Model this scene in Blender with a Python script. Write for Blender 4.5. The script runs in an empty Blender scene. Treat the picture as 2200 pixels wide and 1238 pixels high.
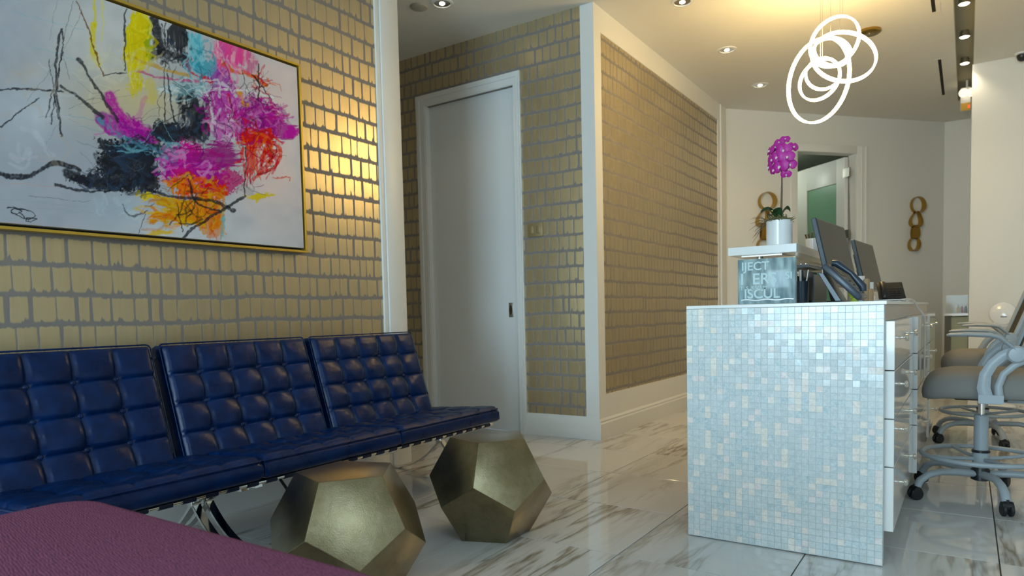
import bpy, bmesh, math, random
import numpy as np
from mathutils import Vector, Matrix
random.seed(7); rng = np.random.default_rng(7)
S = bpy.context.scene; C = S.collection

# ------------------------------------------------------------------ camera
cam_d = bpy.data.cameras.new('camera'); cam = bpy.data.objects.new('camera', cam_d); C.objects.link(cam)
right = Vector((0.8309, 0.5560, -0.0231)); down = Vector((0.0117, -0.0588, -0.9982)); fwd = right.cross(down)
right.normalize(); fwd.normalize(); down = fwd.cross(right)
M = Matrix((right, -down, -fwd)).transposed().to_4x4(); M.translation = (0, 0, 0.935)
cam.matrix_world = M
cam_d.sensor_width = 36; cam_d.lens = 36*1459.22/2200; cam_d.shift_y = 138.95/2200; cam_d.clip_end = 100
cam_d.dof.use_dof = True; cam_d.dof.focus_distance = 2.9; cam_d.dof.aperture_fstop = 3.2
S.camera = cam
# ------------------------------------------------------------------ world, daylight, exposure
S.view_settings.view_transform = 'Standard'; S.view_settings.look = 'None'
S.view_settings.gamma = 1; S.view_settings.use_curve_mapping = False; S.view_settings.exposure = 0.10
w = bpy.data.worlds.new('world'); S.world = w; w.use_nodes = True
bg = w.node_tree.nodes['Background']; bg.inputs[0].default_value = (0.62, 0.80, 1, 1); bg.inputs[1].default_value = 1.0
def area(name, loc, size, rot, power, col):
    l = bpy.data.lights.new(name, 'AREA'); l.shape = 'RECTANGLE'; l.size, l.size_y = size; l.energy = power; l.color = col
    o = bpy.data.objects.new(name, l); C.objects.link(o); o.location = loc; o.rotation_euler = rot; return o
# daylight entering through the front window behind the camera
DAY = (0.60, 0.85, 1.0)
area('window_daylight', (-1.15, -4.96, 1.60), (2.5, 2.5), (math.radians(90), 0, 0), 262, DAY)
# added skylight light, out of view at the front right, brightens a stool face
area('added_skylight_fill', (2.0, -.75, 3.20), (1.6, 1.5), (0, 0, 0), 48, DAY)
WARM = (1.0, 0.70, 0.34)

# ------------------------------------------------------------------ materials
def lin(c):
    return tuple(((v/255)/12.92 if v/255 <= .04045 else ((v/255+.055)/1.055)**2.4) for v in c)
MATS = {}
def mat(name, col, rough=.5, metal=0., **k):
    m = bpy.data.materials.new(name); m.use_nodes = True; b = m.node_tree.nodes['Principled BSDF']
    b.inputs['Base Color'].default_value = (*col, 1); b.inputs['Roughness'].default_value = rough; b.inputs['Metallic'].default_value = metal
    for kk, v in k.items():
        b.inputs[kk.replace('_', ' ')].default_value = v
    MATS[name] = m; return m
class N:
    def __init__(s, m): s.t = m.node_tree; s.b = s.t.nodes['Principled BSDF']
    def n(s, typ, **k):
        x = s.t.nodes.new(typ)
        for a, v in k.items(): setattr(x, a, v)
        return x
    def l(s, a, b): s.t.links.new(a, b)
    def set(s, sock, v):
        if hasattr(v, 'is_output'): s.l(v, sock)
        else: sock.default_value = v
    def math(s, op, a, b=0., c=None, clamp=False):
        x = s.n('ShaderNodeMath', operation=op, use_clamp=clamp); s.set(x.inputs[0], a); s.set(x.inputs[1], b)
        if c is not None: s.set(x.inputs[2], c)
        return x.outputs[0]
    def ss(s, v, a, b):
        x = s.n('ShaderNodeMapRange', interpolation_type='SMOOTHSTEP'); s.set(x.inputs[0], v); s.set(x.inputs[1], a); s.set(x.inputs[2], b)
        return x.outputs[0]
    def mix(s, f, a, b):
        x = s.n('ShaderNodeMix', data_type='RGBA'); s.set(x.inputs[0], f)
        s.set(x.inputs[6], a if hasattr(a, 'is_output') else (*a, 1)); s.set(x.inputs[7], b if hasattr(b, 'is_output') else (*b, 1))
        return x.outputs[2]
    def comb(s, x_, y_, z_):
        x = s.n('ShaderNodeCombineXYZ'); s.set(x.inputs[0], x_); s.set(x.inputs[1], y_); s.set(x.inputs[2], z_); return x.outputs[0]
    def noise(s, vec, scale, detail=2., rough=.5, dist=0.):
        x = s.n('ShaderNodeTexNoise'); s.l(vec, x.inputs['Vector']); x.inputs['Scale'].default_value = scale
        x.inputs['Detail'].default_value = detail; x.inputs['Roughness'].default_value = rough; x.inputs['Distortion'].default_value = dist
        return x.outputs[0]
    def bump(s, h, strength=.3, dist=.002):
        x = s.n('ShaderNodeBump'); x.inputs['Strength'].default_value = strength; x.inputs['Distance'].default_value = dist
        s.l(h, x.inputs['Height']); s.l(x.outputs[0], s.b.inputs['Normal'])

white = mat('white_paint', (.78, .78, .76), .38)
wall_white = mat('white_wall_paint', (.76, .76, .73), .6)
ceil_m = mat('ceiling_paint', (.76, .75, .71), .8)
door_m = mat('door_lacquer', (.74, .76, .76), .32)
chrome = mat('chrome', (.78, .76, .72), .09, 1.)
steel = mat('brushed_steel', (.55, .53, .50), .32, 1.)
gold = mat('antique_gold', (.46, .28, .06), .24, 1.)
gold_frame = mat('gilt_frame', (.66, .44, .07), .32, .75)
black = mat('black_plastic', (.012, .014, .018), .35)
blackm = mat('matte_black', (.006, .006, .007), .7)
navy = mat('dark_blue_plastic', (.02, .035, .06), .3)
rubber = mat('rubber', (.01, .01, .012), .5)
chair_grey = mat('grey_chair_plastic', (.36, .40, .43), .38)
chair_dark = mat('dark_mesh', (.05, .048, .042), .8)
seat_fab = mat('taupe_fabric', (.22, .21, .195), .85)
ceramic = mat('white_ceramic', (.82, .83, .85), .12)
wood = mat('light_wood', (.42, .27, .14), .5)
apron_m = mat('tan_veneer', (.46, .38, .32), .3)
lac = mat('white_gloss_lacquer', (.80, .79, .77), .07)
worktop_m = mat('white_quartz', (.80, .81, .81), .2)
grout = mat('floor_grout', (.06, .048, .036), .8)
slot_m = mat('olive_slot_paint', (.36, .34, .24), .6)
slot_dark = mat('slot_shadow', (.01, .009, .006), .9)
green_glass = mat('green_frosted_glass', (.20, .38, .25), .35)
hall_m = mat('pale_green_wall', (.40, .46, .38), .8)
screen_m = mat('dark_screen', (.045, .040, .030), .38, 0, Specular_IOR_Level=.3)
wire_m = mat('white_cable', (.7, .7, .7), .4)
acr = mat('clear_acrylic', (.85, .9, .9), .05, 0, Transmission_Weight=.9, IOR=1.2)
def emit(name, col, s):
    m = mat(name, (.0, .0, .0), .5); b = m.node_tree.nodes['Principled BSDF']
    b.inputs['Emission Color'].default_value = (*col, 1); b.inputs['Emission Strength'].default_value = s; return m
ring_e = emit('led_tube', (1, .69, .27), 46.0)
bulb_e = emit('warm_bulb', (1, .86, .62), 14.0)
red_e = emit('red_indicator', (1, .12, .03), 1.2)
glow_e = emit('lamp_lens', (1, .85, .55), 1.5)

def wallpaper(name, axis):
    m = mat(name, (.5, .4, .2), .5); k = N(m)
    tc = k.n('ShaderNodeTexCoord').outputs['Object']; sp = k.n('ShaderNodeSeparateXYZ'); k.l(tc, sp.inputs[0])
    h = sp.outputs[axis]; z = sp.outputs[2]
    # wavering rows
    wob = k.math('MULTIPLY', k.math('SUBTRACT', k.noise(k.comb(h, k.math('MULTIPLY', z, .4), 3.3), 3.2), .5), .028)
    r = k.math('DIVIDE', k.math('ADD', z, wob), .117)
    row = k.math('FLOOR', r); fr = k.math('FRACT', r)
    seed = k.n('ShaderNodeTexWhiteNoise', noise_dimensions='1D'); k.l(row, seed.inputs['W'])
    wv = k.math('ADD', k.math('DIVIDE', h, .074), k.math('MULTIPLY', seed.outputs[0], 57.))
    v = k.n('ShaderNodeTexVoronoi', voronoi_dimensions='1D', feature='DISTANCE_TO_EDGE'); k.l(wv, v.inputs['W'])
    v.inputs['Scale'].default_value = 1.; v.inputs['Randomness'].default_value = .75
    vc = k.n('ShaderNodeTexVoronoi', voronoi_dimensions='1D', feature='F1'); k.l(wv, vc.inputs['W']); vc.inputs['Scale'].default_value = 1.; vc.inputs['Randomness'].default_value = .75
    fine = k.noise(k.comb(k.math('MULTIPLY', h, 60.), k.math('MULTIPLY', z, 9.), 0.), 1., 3., .6)
    drip = k.noise(k.comb(k.math('MULTIPLY', h, 26.), row, 5.), 1., 3., .65)
    # vertical gaps: dark hairlines of varying width
    wid = k.math('MULTIPLY', k.ss(k.noise(k.comb(k.math('MULTIPLY', h, 9.), k.math('MULTIPLY', row, 3.7), 1.), 1., 1.), .35, .75), .10)
    gap = k.ss(k.math('SUBTRACT', k.math('ADD', v.outputs['Distance'], k.math('MULTIPLY', k.math('SUBTRACT', fine, .5), .12)), wid), .005, .07)
    # horizontal band with ragged drips at the bottom of each row
    low = k.math('ADD', .09, k.math('MULTIPLY', k.ss(drip, .48, .78), .36))
    bot = k.ss(k.math('SUBTRACT', fr, low), -.03, .05)
    top = k.ss(k.math('SUBTRACT', k.math('ADD', .945, k.math('MULTIPLY', k.math('SUBTRACT', fine, .5), .16)), fr), -.02, .05)
    corner = k.ss(k.math('ADD', v.outputs['Distance'], k.math('MULTIPLY', fr, .9)), .14, .30)
    mask = k.math('MULTIPLY', k.math('MULTIPLY', gap, bot), k.math('MULTIPLY', top, corner))
    tone = k.math('MULTIPLY', vc.outputs['Color'], 1.)
    streak = k.noise(k.comb(k.math('MULTIPLY', h, 40.), k.math('MULTIPLY', z, 3.), 2.), 1., 4.)
    g = k.mix(streak, (.54, .44, .255), (.68, .57, .36)); g = k.mix(k.math('MULTIPLY', tone, .35), g, (.52, .45, .32))
    base = k.mix(mask, (.225, .20, .185), g)
    k.l(base, k.b.inputs['Base Color'])
    k.l(k.math('MULTIPLY', mask, .75), k.b.inputs['Metallic'])
    k.l(k.math('ADD', k.math('SUBTRACT', .56, k.math('MULTIPLY', mask, .24)), k.math('MULTIPLY', k.math('SUBTRACT', streak, .5), .15)), k.b.inputs['Roughness'])
    k.bump(k.math('ADD', mask, k.math('MULTIPLY', streak, .3)), .25, .0015)
    return m
wp_y = wallpaper('gold_block_wallpaper_along', 1); wp_x = wallpaper('gold_block_wallpaper_across', 0)

def marble():
    m = mat('polished_marble_tile', (.7, .7, .7), .06); k = N(m)
    tc = k.n('ShaderNodeTexCoord').outputs['Object']; sp = k.n('ShaderNodeSeparateXYZ'); k.l(tc, sp.inputs[0])
    oi = k.n('ShaderNodeObjectInfo').outputs['Random']; off = k.math('MULTIPLY', oi, 91.)
    x = k.math('ADD', sp.outputs[0], k.math('MULTIPLY', sp.outputs[1], k.math('MULTIPLY', k.math('SUBTRACT', oi, .5), .10)))
    v1 = k.noise(k.comb(k.math('MULTIPLY', x, 6.), k.math('MULTIPLY', sp.outputs[1], .8), off), 1., 4., .6, .15)
    ridge = k.math('SUBTRACT', 1., k.math('MULTIPLY', k.math('ABSOLUTE', k.math('SUBTRACT', v1, .5)), 16.), clamp=True)
    ridge = k.math('POWER', ridge, 1.6)
    v2 = k.noise(k.comb(k.math('MULTIPLY', x, 22.), k.math('MULTIPLY', sp.outputs[1], 1.6), off), 1., 3., .6, .2)
    fine = k.ss(v2, .56, .74)
    big = k.ss(k.noise(k.comb(k.math('MULTIPLY', x, 2.2), k.math('MULTIPLY', sp.outputs[1], .35), k.math('ADD', off, 7.)), 1., 2.), .42, .66)
    amt = k.math('MULTIPLY', k.math('ADD', k.math('MULTIPLY', ridge, .9), k.math('MULTIPLY', fine, .35)), big, clamp=True)
    cloud = k.noise(k.comb(k.math('MULTIPLY', x, 3.), sp.outputs[1], off), 1., 3.)
    base = k.mix(cloud, (.54, .54, .54), (.68, .67, .655))
    k.l(k.mix(amt, base, (.21, .165, .105)), k.b.inputs['Base Color'])
    k.b.inputs['Roughness'].default_value = .045
    return m
marble_m = marble()

def leather():
    m = mat('navy_leather', (.012, .05, .17), .34); k = N(m)
    tc = k.n('ShaderNodeTexCoord').outputs['Object']
    n1 = k.noise(tc, 14., 4., .6); n2 = k.noise(tc, 260., 2.)
    k.l(k.mix(k.ss(n1, .35, .75), (.0005, .011, .058), (.001, .020, .095)), k.b.inputs['Base Color'])
    k.l(k.math('ADD', .20, k.math('MULTIPLY', n1, .2)), k.b.inputs['Roughness'])
    k.b.inputs['Specular IOR Level'].default_value = .24
    k.bump(k.math('ADD', k.math('MULTIPLY', n2, .5), k.math('MULTIPLY', n1, 1.2)), .25, .0025)
    return m
leather_m = leather()
strap_m = mat('navy_strap', (.002, .012, .055), .45)

def fabric():
    m = mat('plum_weave', (.2, .07, .13), .9); k = N(m)
    tc = k.n('ShaderNodeTexCoord').outputs['Object']; sp = k.n('ShaderNodeSeparateXYZ'); k.l(tc, sp.inputs[0])
    d = k.math('ADD', k.math('MULTIPLY', sp.outputs[0], 1.), k.math('MULTIPLY', sp.outputs[1], .25))
    e = k.math('ADD', k.math('MULTIPLY', sp.outputs[1], 1.), k.math('MULTIPLY', sp.outputs[0], -.2))
    wob = k.noise(tc, 60., 2.)
    a = k.math('SINE', k.math('ADD', k.math('MULTIPLY', e, 1000.), k.math('MULTIPLY', wob, 6.)))
    b = k.math('SINE', k.math('ADD', k.math('MULTIPLY', d, 400.), k.math('MULTIPLY', wob, 5.)))
    t = k.math('ADD', k.math('MULTIPLY', k.math('MULTIPLY', a, b), .5), .5)
    n = k.noise(tc, 220., 2.)
    f = k.math('ADD', k.math('MULTIPLY', t, .6), k.math('MULTIPLY', n, .5))
    k.l(k.mix(k.ss(f, .28, .8), (.025, .012, .045), (.34, .105, .19)), k.b.inputs['Base Color'])
    k.b.inputs['Specular IOR Level'].default_value = .15
    k.bump(f, .7, .0015)
    return m
plum = fabric()

def bronze():
    m = mat('aged_brass', (.3, .24, .12), .38, 1.); k = N(m)
    tc = k.n('ShaderNodeTexCoord').outputs['Object']
    n = k.noise(tc, 9., 4., .6); n2 = k.noise(tc, 240., 2.); n3 = k.noise(tc, 45., 3.)
    c = k.mix(k.ss(n, .3, .7), (.20, .155, .07), (.29, .235, .13)); c = k.mix(k.math('MULTIPLY', k.ss(n3, .45, .75), .35), c, (.15, .125, .065))
    k.l(c, k.b.inputs['Base Color']); k.l(k.math('ADD', .26, k.math('MULTIPLY', n, .12)), k.b.inputs['Roughness'])
    k.b.inputs['Coat Weight'].default_value = .7; k.b.inputs['Coat Roughness'].default_value = .28
    k.bump(k.math('ADD', n2, k.math('MULTIPLY', n3, .6)), .35, .0012)
    return m
brass_m = bronze()

def pearl(name, a, b, rough=.22):
    m = mat(name, a, rough); k = N(m)
    tc = k.n('ShaderNodeTexCoord').outputs['Object']; oi = k.n('ShaderNodeObjectInfo').outputs['Location']
    ad = k.n('ShaderNodeVectorMath', operation='ADD'); k.l(tc, ad.inputs[0]); k.l(oi, ad.inputs[1])
    n = k.noise(ad.outputs[0], 70., 3., .6, 1.4)
    k.l(k.mix(k.ss(n, .3, .72), a, b), k.b.inputs['Base Color'])
    k.b.inputs['Coat Weight'].default_value = .4; k.b.inputs['Coat Roughness'].default_value = .08
    return m
PEARL = [pearl('pearl_blue', (.52, .58, .60), (.66, .70, .71)), pearl('pearl_grey', (.56, .61, .62), (.67, .70, .71)),
         pearl('pearl_teal', (.44, .54, .58), (.66, .72, .73)), pearl('pearl_cream', (.72, .66, .60), (.86, .80, .74)),
         pearl('pearl_pink', (.72, .64, .62), (.84, .78, .76))]  # cream and pink: warm reflections of single tiles, put into the colour
mgrout = mat('mosaic_grout', (.66, .71, .72), .6)
def sign_glass():
    m = mat('frosted_sign_glass', (.42, .58, .62), .12, 0, Transmission_Weight=.45, IOR=1.35); k = N(m)
    tc = k.n('ShaderNodeTexCoord').outputs['Object']; sp = k.n('ShaderNodeSeparateXYZ'); k.l(tc, sp.inputs[0])
    n = k.noise(k.comb(k.math('MULTIPLY', sp.outputs[0], 40.), k.math('MULTIPLY', sp.outputs[2], 9.), 0.), 1., 2.)
    k.l(k.mix(k.ss(n, .3, .7), (.22, .33, .38), (.55, .72, .75)), k.b.inputs['Base Color'])
    return m
sign_m = sign_glass(); sign_txt = mat('etched_lettering', (.50, .64, .67), .5)
petal_m = mat('magenta_petal', (.52, .02, .33), .45, 0, Subsurface_Weight=.0)
petal_l = mat('orchid_lip', (.85, .72, .70), .5)
leaf_m = mat('dark_leaf', (.03, .08, .03), .3); moss_m = mat('dry_moss', (.20, .18, .08), .95); stem_m = mat('brown_stem', (.14, .09, .05), .6)

# ------------------------------------------------------------------ mesh helpers
class MB:
    def __init__(s): s.v = []; s.f = []; s.m = []
    def add(s, vs, fs, mi=0):
        o = len(s.v); s.v += [tuple(map(float, v)) for v in vs]; s.f += [tuple(i+o for i in f) for f in fs]; s.m += [mi]*len(fs); return s
    def box(s, a, b, mi=0):
        (x0, y0, z0), (x1, y1, z1) = a, b
        v = [(x0,y0,z0),(x1,y0,z0),(x1,y1,z0),(x0,y1,z0),(x0,y0,z1),(x1,y0,z1),(x1,y1,z1),(x0,y1,z1)]
        return s.add(v, [(0,3,2,1),(4,5,6,7),(0,1,5,4),(1,2,6,5),(2,3,7,6),(3,0,4,7)], mi)
    def tube(s, pts, r, n=10, caps=True, closed=False, sx=1., sy=1., up=None, mi=0):
        pts = [Vector(p) for p in pts]; k = len(pts); rr = r if isinstance(r, (list, tuple)) else [r]*k
        vs = []; prev = None
        for i, p in enumerate(pts):
            if closed: t = pts[(i+1) % k]-pts[i-1]
            else: t = pts[min(i+1, k-1)]-pts[max(i-1, 0)]
            t.normalize()
            if up is not None: a = Vector(up)
            elif prev is None: a = Vector((0, 0, 1)) if abs(t.z) < .9 else Vector((1, 0, 0))
            else: a = prev
            u = (a-t*a.dot(t)).normalized(); prev = u; q = t.cross(u)
            for j in range(n):
                th = 2*math.pi*(j+.5)/n
                if n == 4: c, d = math.copysign(1, math.cos(th)), math.copysign(1, math.sin(th))
                else: c, d = math.cos(th), math.sin(th)
                vs.append(p+u*(c*rr[i]*sx)+q*(d*rr[i]*sy))
        fs = []
        for i in range(k if closed else k-1):
            a, b = i*n, ((i+1) % k)*n
            for j in range(n): fs.append((a+j, a+(j+1) % n, b+(j+1) % n, b+j))
        if caps and not closed: fs += [tuple(range(n-1, -1, -1)), tuple(range((k-1)*n, k*n))]
        return s.add(vs, fs, mi)
    def lathe(s, prof, c=(0,0,0), n=24, axis=None, mi=0):
        R = Matrix.Identity(3) if axis is None else Vector((0,0,1)).rotation_difference(Vector(axis)).to_matrix()
        vs = []; fs = []
        for (r, z) in prof:
            for j in range(n):
                t = 2*math.pi*j/n; vs.append(Vector(c)+R @ Vector((r*math.cos(t), r*math.sin(t), z)))
        for i in range(len(prof)-1):
            for j in range(n): fs.append((i*n+j, i*n+(j+1) % n, (i+1)*n+(j+1) % n, (i+1)*n+j))
        if prof[0][0] > 1e-6: fs.append(tuple(range(n-1, -1, -1)))
        if prof[-1][0] > 1e-6: fs.append(tuple(range((len(prof)-1)*n, len(prof)*n)))
        return s.add(vs, fs, mi)
    def sphere(s, c, r, n=12, k=8, sc=(1,1,1), mi=0):
        vs = []; fs = []
        for i in range(k+1):
            p = math.pi*i/k
            for j in range(n):
                t = 2*math.pi*j/n; vs.append((c[0]+sc[0]*r*math.sin(p)*math.cos(t), c[1]+sc[1]*r*math.sin(p)*math.sin(t), c[2]+sc[2]*r*math.cos(p)))
        for i in range(k):
            for j in range(n): fs.append((i*n+j, (i+1)*n+j, (i+1)*n+(j+1) % n, i*n+(j+1) % n))
        return s.add(vs, fs, mi)
    def prism(s, poly, y0, y1, plane='xz', mi=0):
        n = len(poly); f = {'xz': lambda p, t: (p[0], t, p[1]), 'xy': lambda p, t: (p[0], p[1], t), 'yz': lambda p, t: (t, p[0], p[1])}[plane]
        vs = [f(p, y0) for p in poly]+[f(p, y1) for p in poly]
        fs = [tuple(range(n)), tuple(range(2*n-1, n-1, -1))]+[(i, i+n, (i+1) % n+n, (i+1) % n) for i in range(n)]
        return s.add(vs, fs, mi)
    def xf(s, mtx):
        s.v = [tuple(mtx @ Vector(v)) for v in s.v]; return s
def finish(me, bevel=0., seg=2, sharp=35, weld=True):
    bm = bmesh.new(); bm.from_mesh(me)
    if weld: bmesh.ops.remove_doubles(bm, verts=bm.verts, dist=1e-6)
    bmesh.ops.recalc_face_normals(bm, faces=bm.faces)
    if bevel:
        es = [e for e in bm.edges if len(e.link_faces) == 2 and e.calc_face_angle(0) > math.radians(30)]
        bmesh.ops.bevel(bm, geom=es, offset=bevel, segments=seg, profile=.5, affect='EDGES', clamp_overlap=True)
    for f in bm.faces: f.smooth = True
    for e in bm.edges:
        if len(e.link_faces) != 2 or e.calc_face_angle(0) > math.radians(sharp): e.smooth = False
    bm.to_mesh(me); bm.free()
def build(name, mb, mats, parent=None, origin=None, bevel=0., seg=2, sharp=35, weld=True):
    me = bpy.data.meshes.new(name)
    o0 = Vector(origin) if origin is not None else (Vector(parent['_o']) if parent is not None and '_o' in parent else Vector((0,0,0)))
    me.from_pydata([tuple(Vector(v)-o0) for v in mb.v], [], mb.f)
    mats = mats if isinstance(mats, (list, tuple)) else [mats]
    for m in mats: me.materials.append(m)
    me.polygons.foreach_set('material_index', mb.m)
    finish(me, bevel, seg, sharp, weld)
    o = bpy.data.objects.new(name, me); C.objects.link(o)
    o['_o'] = list(o0)
    if parent is not None:
        o.parent = parent
        po = Vector(parent['_o']) if '_o' in parent else Vector((0,0,0))
        o.location = o0-po
    else: o.location = o0
    return o
def tag(o, label, cat, group=None):
    o['label'] = label; o['category'] = cat
    if group: o['group'] = group
    return o
def thing(name, label, cat, loc=(0,0,0), group=None):
    o = bpy.data.objects.new(name, None); C.objects.link(o); o.location = loc; o['_o'] = list(loc); o.empty_display_size = .1
    return tag(o, label, cat, group)
def struct(o): o['kind'] = 'structure'; return o
def copy_tree(o, parent=None):
    c = o.copy(); C.objects.link(c); c.parent = parent
    for ch in list(o.children): copy_tree(ch, c)
    return c
def light(name, typ, loc, power, col, parent=None, rot=(0,0,0), **k):
    l = bpy.data.lights.new(name, typ); l.energy = power; l.color = col
    for a, v in k.items(): setattr(l, a, v)
    o = bpy.data.objects.new(name, l); C.objects.link(o); o.rotation_euler = rot
    if parent is not None: o.parent = parent; o.location = Vector(loc)-Vector(parent['_o'])
    else: o.location = loc
    return o

CZ = 3.14
# ------------------------------------------------------------------ floor
fl = struct(build('floor', MB().box((-5.4, -5.10, -.05), (3.1, 10.3, -.004)), grout))
tm = {}
x0, y0, P = -1.113, 2.356, .61
tile_me = None
for i in range(-7, 7):
    for j in range(-7, 14):
        a, b = x0+i*P, y0+j*P
        if a > 3.05 or b > 10.2 or a+P < -5.3: continue
        if b > 7.7 and (a > 0.05 or a < -3.2): continue
        if b > 5.1 and a < -3.2: continue
        g = .0021
        if tile_me is None:
            o = build('floor_tile', MB().box((g, g, -.02), (P-g, P-g, 0)), marble_m, None, origin=(P/2, P/2, 0), bevel=.0009, seg=1); tile_me = o.data
        else:
            o = bpy.data.objects.new('floor_tile', tile_me); C.objects.link(o)
        o.parent = fl; o.location = (a+P/2, b+P/2, 0)
struct(build('floor_front', MB().box((-3.0, -5.0, -.02), (3.0, y0-7*P-.0015, 0)), marble_m))
# ------------------------------------------------------------------ ceiling with lamp slot
sx0, sx1, sy0, sy1 = -.112, .022, 3.2, 8.95
cb = MB().box((-5.4, -5.10, CZ), (sx0, 10.3, CZ+.1)).box((sx1, 0, CZ), (3.1, 10.3, CZ+.1)).box((sx1, -5.10, CZ), (3.1, -1.5, CZ+.1)).box((sx1, -1.5, CZ), (1.2, 0, CZ+.1)).box((2.8, -1.5, CZ), (3.1, 0, CZ+.1)).box((sx0, -5.10, CZ), (sx1, sy0, CZ+.1)).box((sx0, sy1, CZ), (sx1, 10.3, CZ+.1))  # hole at the front right is cut for the added skylight
ce = struct(build('ceiling', cb, ceil_m))
sl = struct(build('trim_1', MB().box((sx0, sy0, CZ+.06), (sx1, sy1, CZ+.1)).box((sx0, sy0, CZ), (sx0+.006, sy1, CZ+.06)).box((sx1-.006, sy0, CZ), (sx1, sy1, CZ+.06)).box((sx0, sy1-.006, CZ), (sx1, sy1, CZ+.06)), slot_m))
# ------------------------------------------------------------------ walls
XL = -3.0
struct(build('wall_left', MB().box((XL-.14, -5.10, 0), (XL, 3.06, CZ)), wp_y))
struct(build('wall_left_panel', MB().box((XL, -5.0, 0), (XL+.006, 3.05, .31)), white))
struct(build('baseboard_left', MB().prism([(XL, 0), (XL+.016, 0), (XL+.016, .125), (XL+.011, .14), (XL, .14)], -5.0, 3.05), white))
# end post of the left wall with a thin raised bead
tp = MB().box((XL-.15, 3.09, 0), (XL+.022, 3.245, CZ)).box((XL-.15, 3.055, 0), (XL+.012, 3.09, CZ))
struct(build('trim_2', tp, white, bevel=.003, seg=2))
# niche (door) wall
YN = 4.46
dx0, dx1, dz = -3.805, -2.922, 2.70
nb = MB().box((-5.3, YN, 0), (dx0, YN+.12, CZ)).box((dx1, YN, 0), (-2.34, YN+.12, CZ)).box((dx0, YN, dz), (dx1, YN+.12, CZ))
struct(build('wall_niche', nb, wp_x))
struct(build('baseboard_niche', MB().prism([(YN, 0), (YN-.016, 0), (YN-.016, .128), (YN-.010, .145), (YN-.006, .17), (YN, .17)], -2.86, -2.232, 'yz'), white, bevel=.001, seg=1))
# corner post and corridor wall with framed wallpaper panel
XC = -2.232
ya, yb, za, zb = 4.572, 7.36, .329, 2.962
cw = MB().box((-2.34, YN, 0), (XC, ya, CZ)).box((-2.34, ya, zb), (XC, yb, CZ)).box((-2.34, ya, 0), (XC, yb, za)).box((-2.34, yb, 0), (XC, 7.61, CZ))
struct(build('wall_corridor', cw, white))
struct(build('wall_corridor_paper', MB().box((-2.34, ya, za), (XC-.008, yb, zb)), wp_y))
bbp = [(XC, 0), (XC+.016, 0), (XC+.016, .118), (XC+.010, .128), (XC+.012, .14), (XC+.004, .155), (XC, .155)]
struct(build('baseboard_corridor', MB().prism(bbp, YN-.016, 7.6), white, sharp=20))
struct(build('trim_3', MB().box((XC, 7.43, .155), (XC+.015, 7.60, CZ)), white, bevel=.003, seg=1))
# hall closing walls behind the left wall
struct(build('wall_hall_end', MB().box((-5.4, 3.0, 0), (-5.2, 4.6, CZ)), wall_white))
struct(build('wall_hall_side', MB().box((-5.3, 2.95, 0), (XL-.14, 3.05, CZ)), wall_white))
# diagonal wall with an open doorway
DA = Vector((-2.242, 7.611, 0)); DB = Vector((-.253, 9.881, 0)); DU = (DB-DA).normalized(); DN = Vector((DU.y, -DU.x, 0)) # DN towards the room
DM = Matrix((DU, -DN, Vector((0,0,1)))).transposed().to_4x4(); DM.translation = DA     # local: s, depth behind, z
s0, s1 = .93, 1.735; dzz = 2.715
db = MB().box((-.05, 0, 0), (s0, .12, CZ)).box((s1, 0, 0), (3.02, .12, CZ)).box((s0, 0, dzz), (s1, .12, CZ)).xf(DM)
struct(build('wall_diagonal', db, wall_white))
cs = MB()
for (a, b, c, d) in ((s0-.085, s0, 0, dzz+.085), (s1, s1+.16, 0, dzz+.085), (s0, s1, dzz, dzz+.085)):
    cs.box((a, -.018, c), (b, .0, d))
cs.box((s1+.055, -.03, 0), (s1+.075, -.018, dzz+.085)).box((s1+.115, -.03, 0), (s1+.13, -.018, dzz+.085))
cs.box((s0-.03, .0, 0), (s0, .12, dzz)).box((s1, .0, 0), (s1+.02, .12, dzz))
struct(build('trim_4', cs.xf(DM), white, bevel=.002, seg=1))
# room behind the doorway
rb = MB().box((-.6, 2.4, 0), (3.6, 2.5, CZ)).box((-.7, .12, 0), (-.6, 2.5, CZ)).box((2.6, .12, 0), (2.7, 2.5, CZ)).xf(DM)
struct(build('wall_back_room', rb, hall_m))
struct(build('floor_back_room', MB().box((-.7, .0, -.03), (2.7, 2.5, -.003)).xf(DM), marble_m))
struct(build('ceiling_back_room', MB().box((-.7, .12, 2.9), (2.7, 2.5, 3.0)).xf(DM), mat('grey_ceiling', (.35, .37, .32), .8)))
bl_ = DM @ Vector((1.1, 1.1, 2.7)); light('back_room_fill', 'POINT', bl_, 9, (.9, 1, .85), None, shadow_soft_size=.15)  # added light without a fitting, brightens the room behind the doorway
# right-hand wall block, back wall, outer walls
struct(build('wall_right', MB().box((.012, 7.70, 0), (3.1, 9.9, CZ)), wall_white))
struct(build('wall_back', MB().box((-.45, 9.88, 0), (.1, 10.1, CZ)), wall_white))
struct(build('baseboard_right', MB().box((.012, 7.684, 0), (3.0, 7.70, .14)), white))
# front wall (behind the camera) with a wide window, side wall with a window
fw = MB().box((-3.1, -5.10, 0), (-2.4, -5.00, CZ)).box((.1, -5.10, 0), (3.1, -5.00, CZ)).box((-2.4, -5.10, 0), (.1, -5.00, .35)).box((-2.4, -5.10, 2.85), (.1, -5.00, CZ))
struct(build('wall_front', fw, wall_white))
struct(build('wall_side', MB().box((3.0, -5.10, 0), (3.1, 7.75, CZ)), wall_white))
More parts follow.
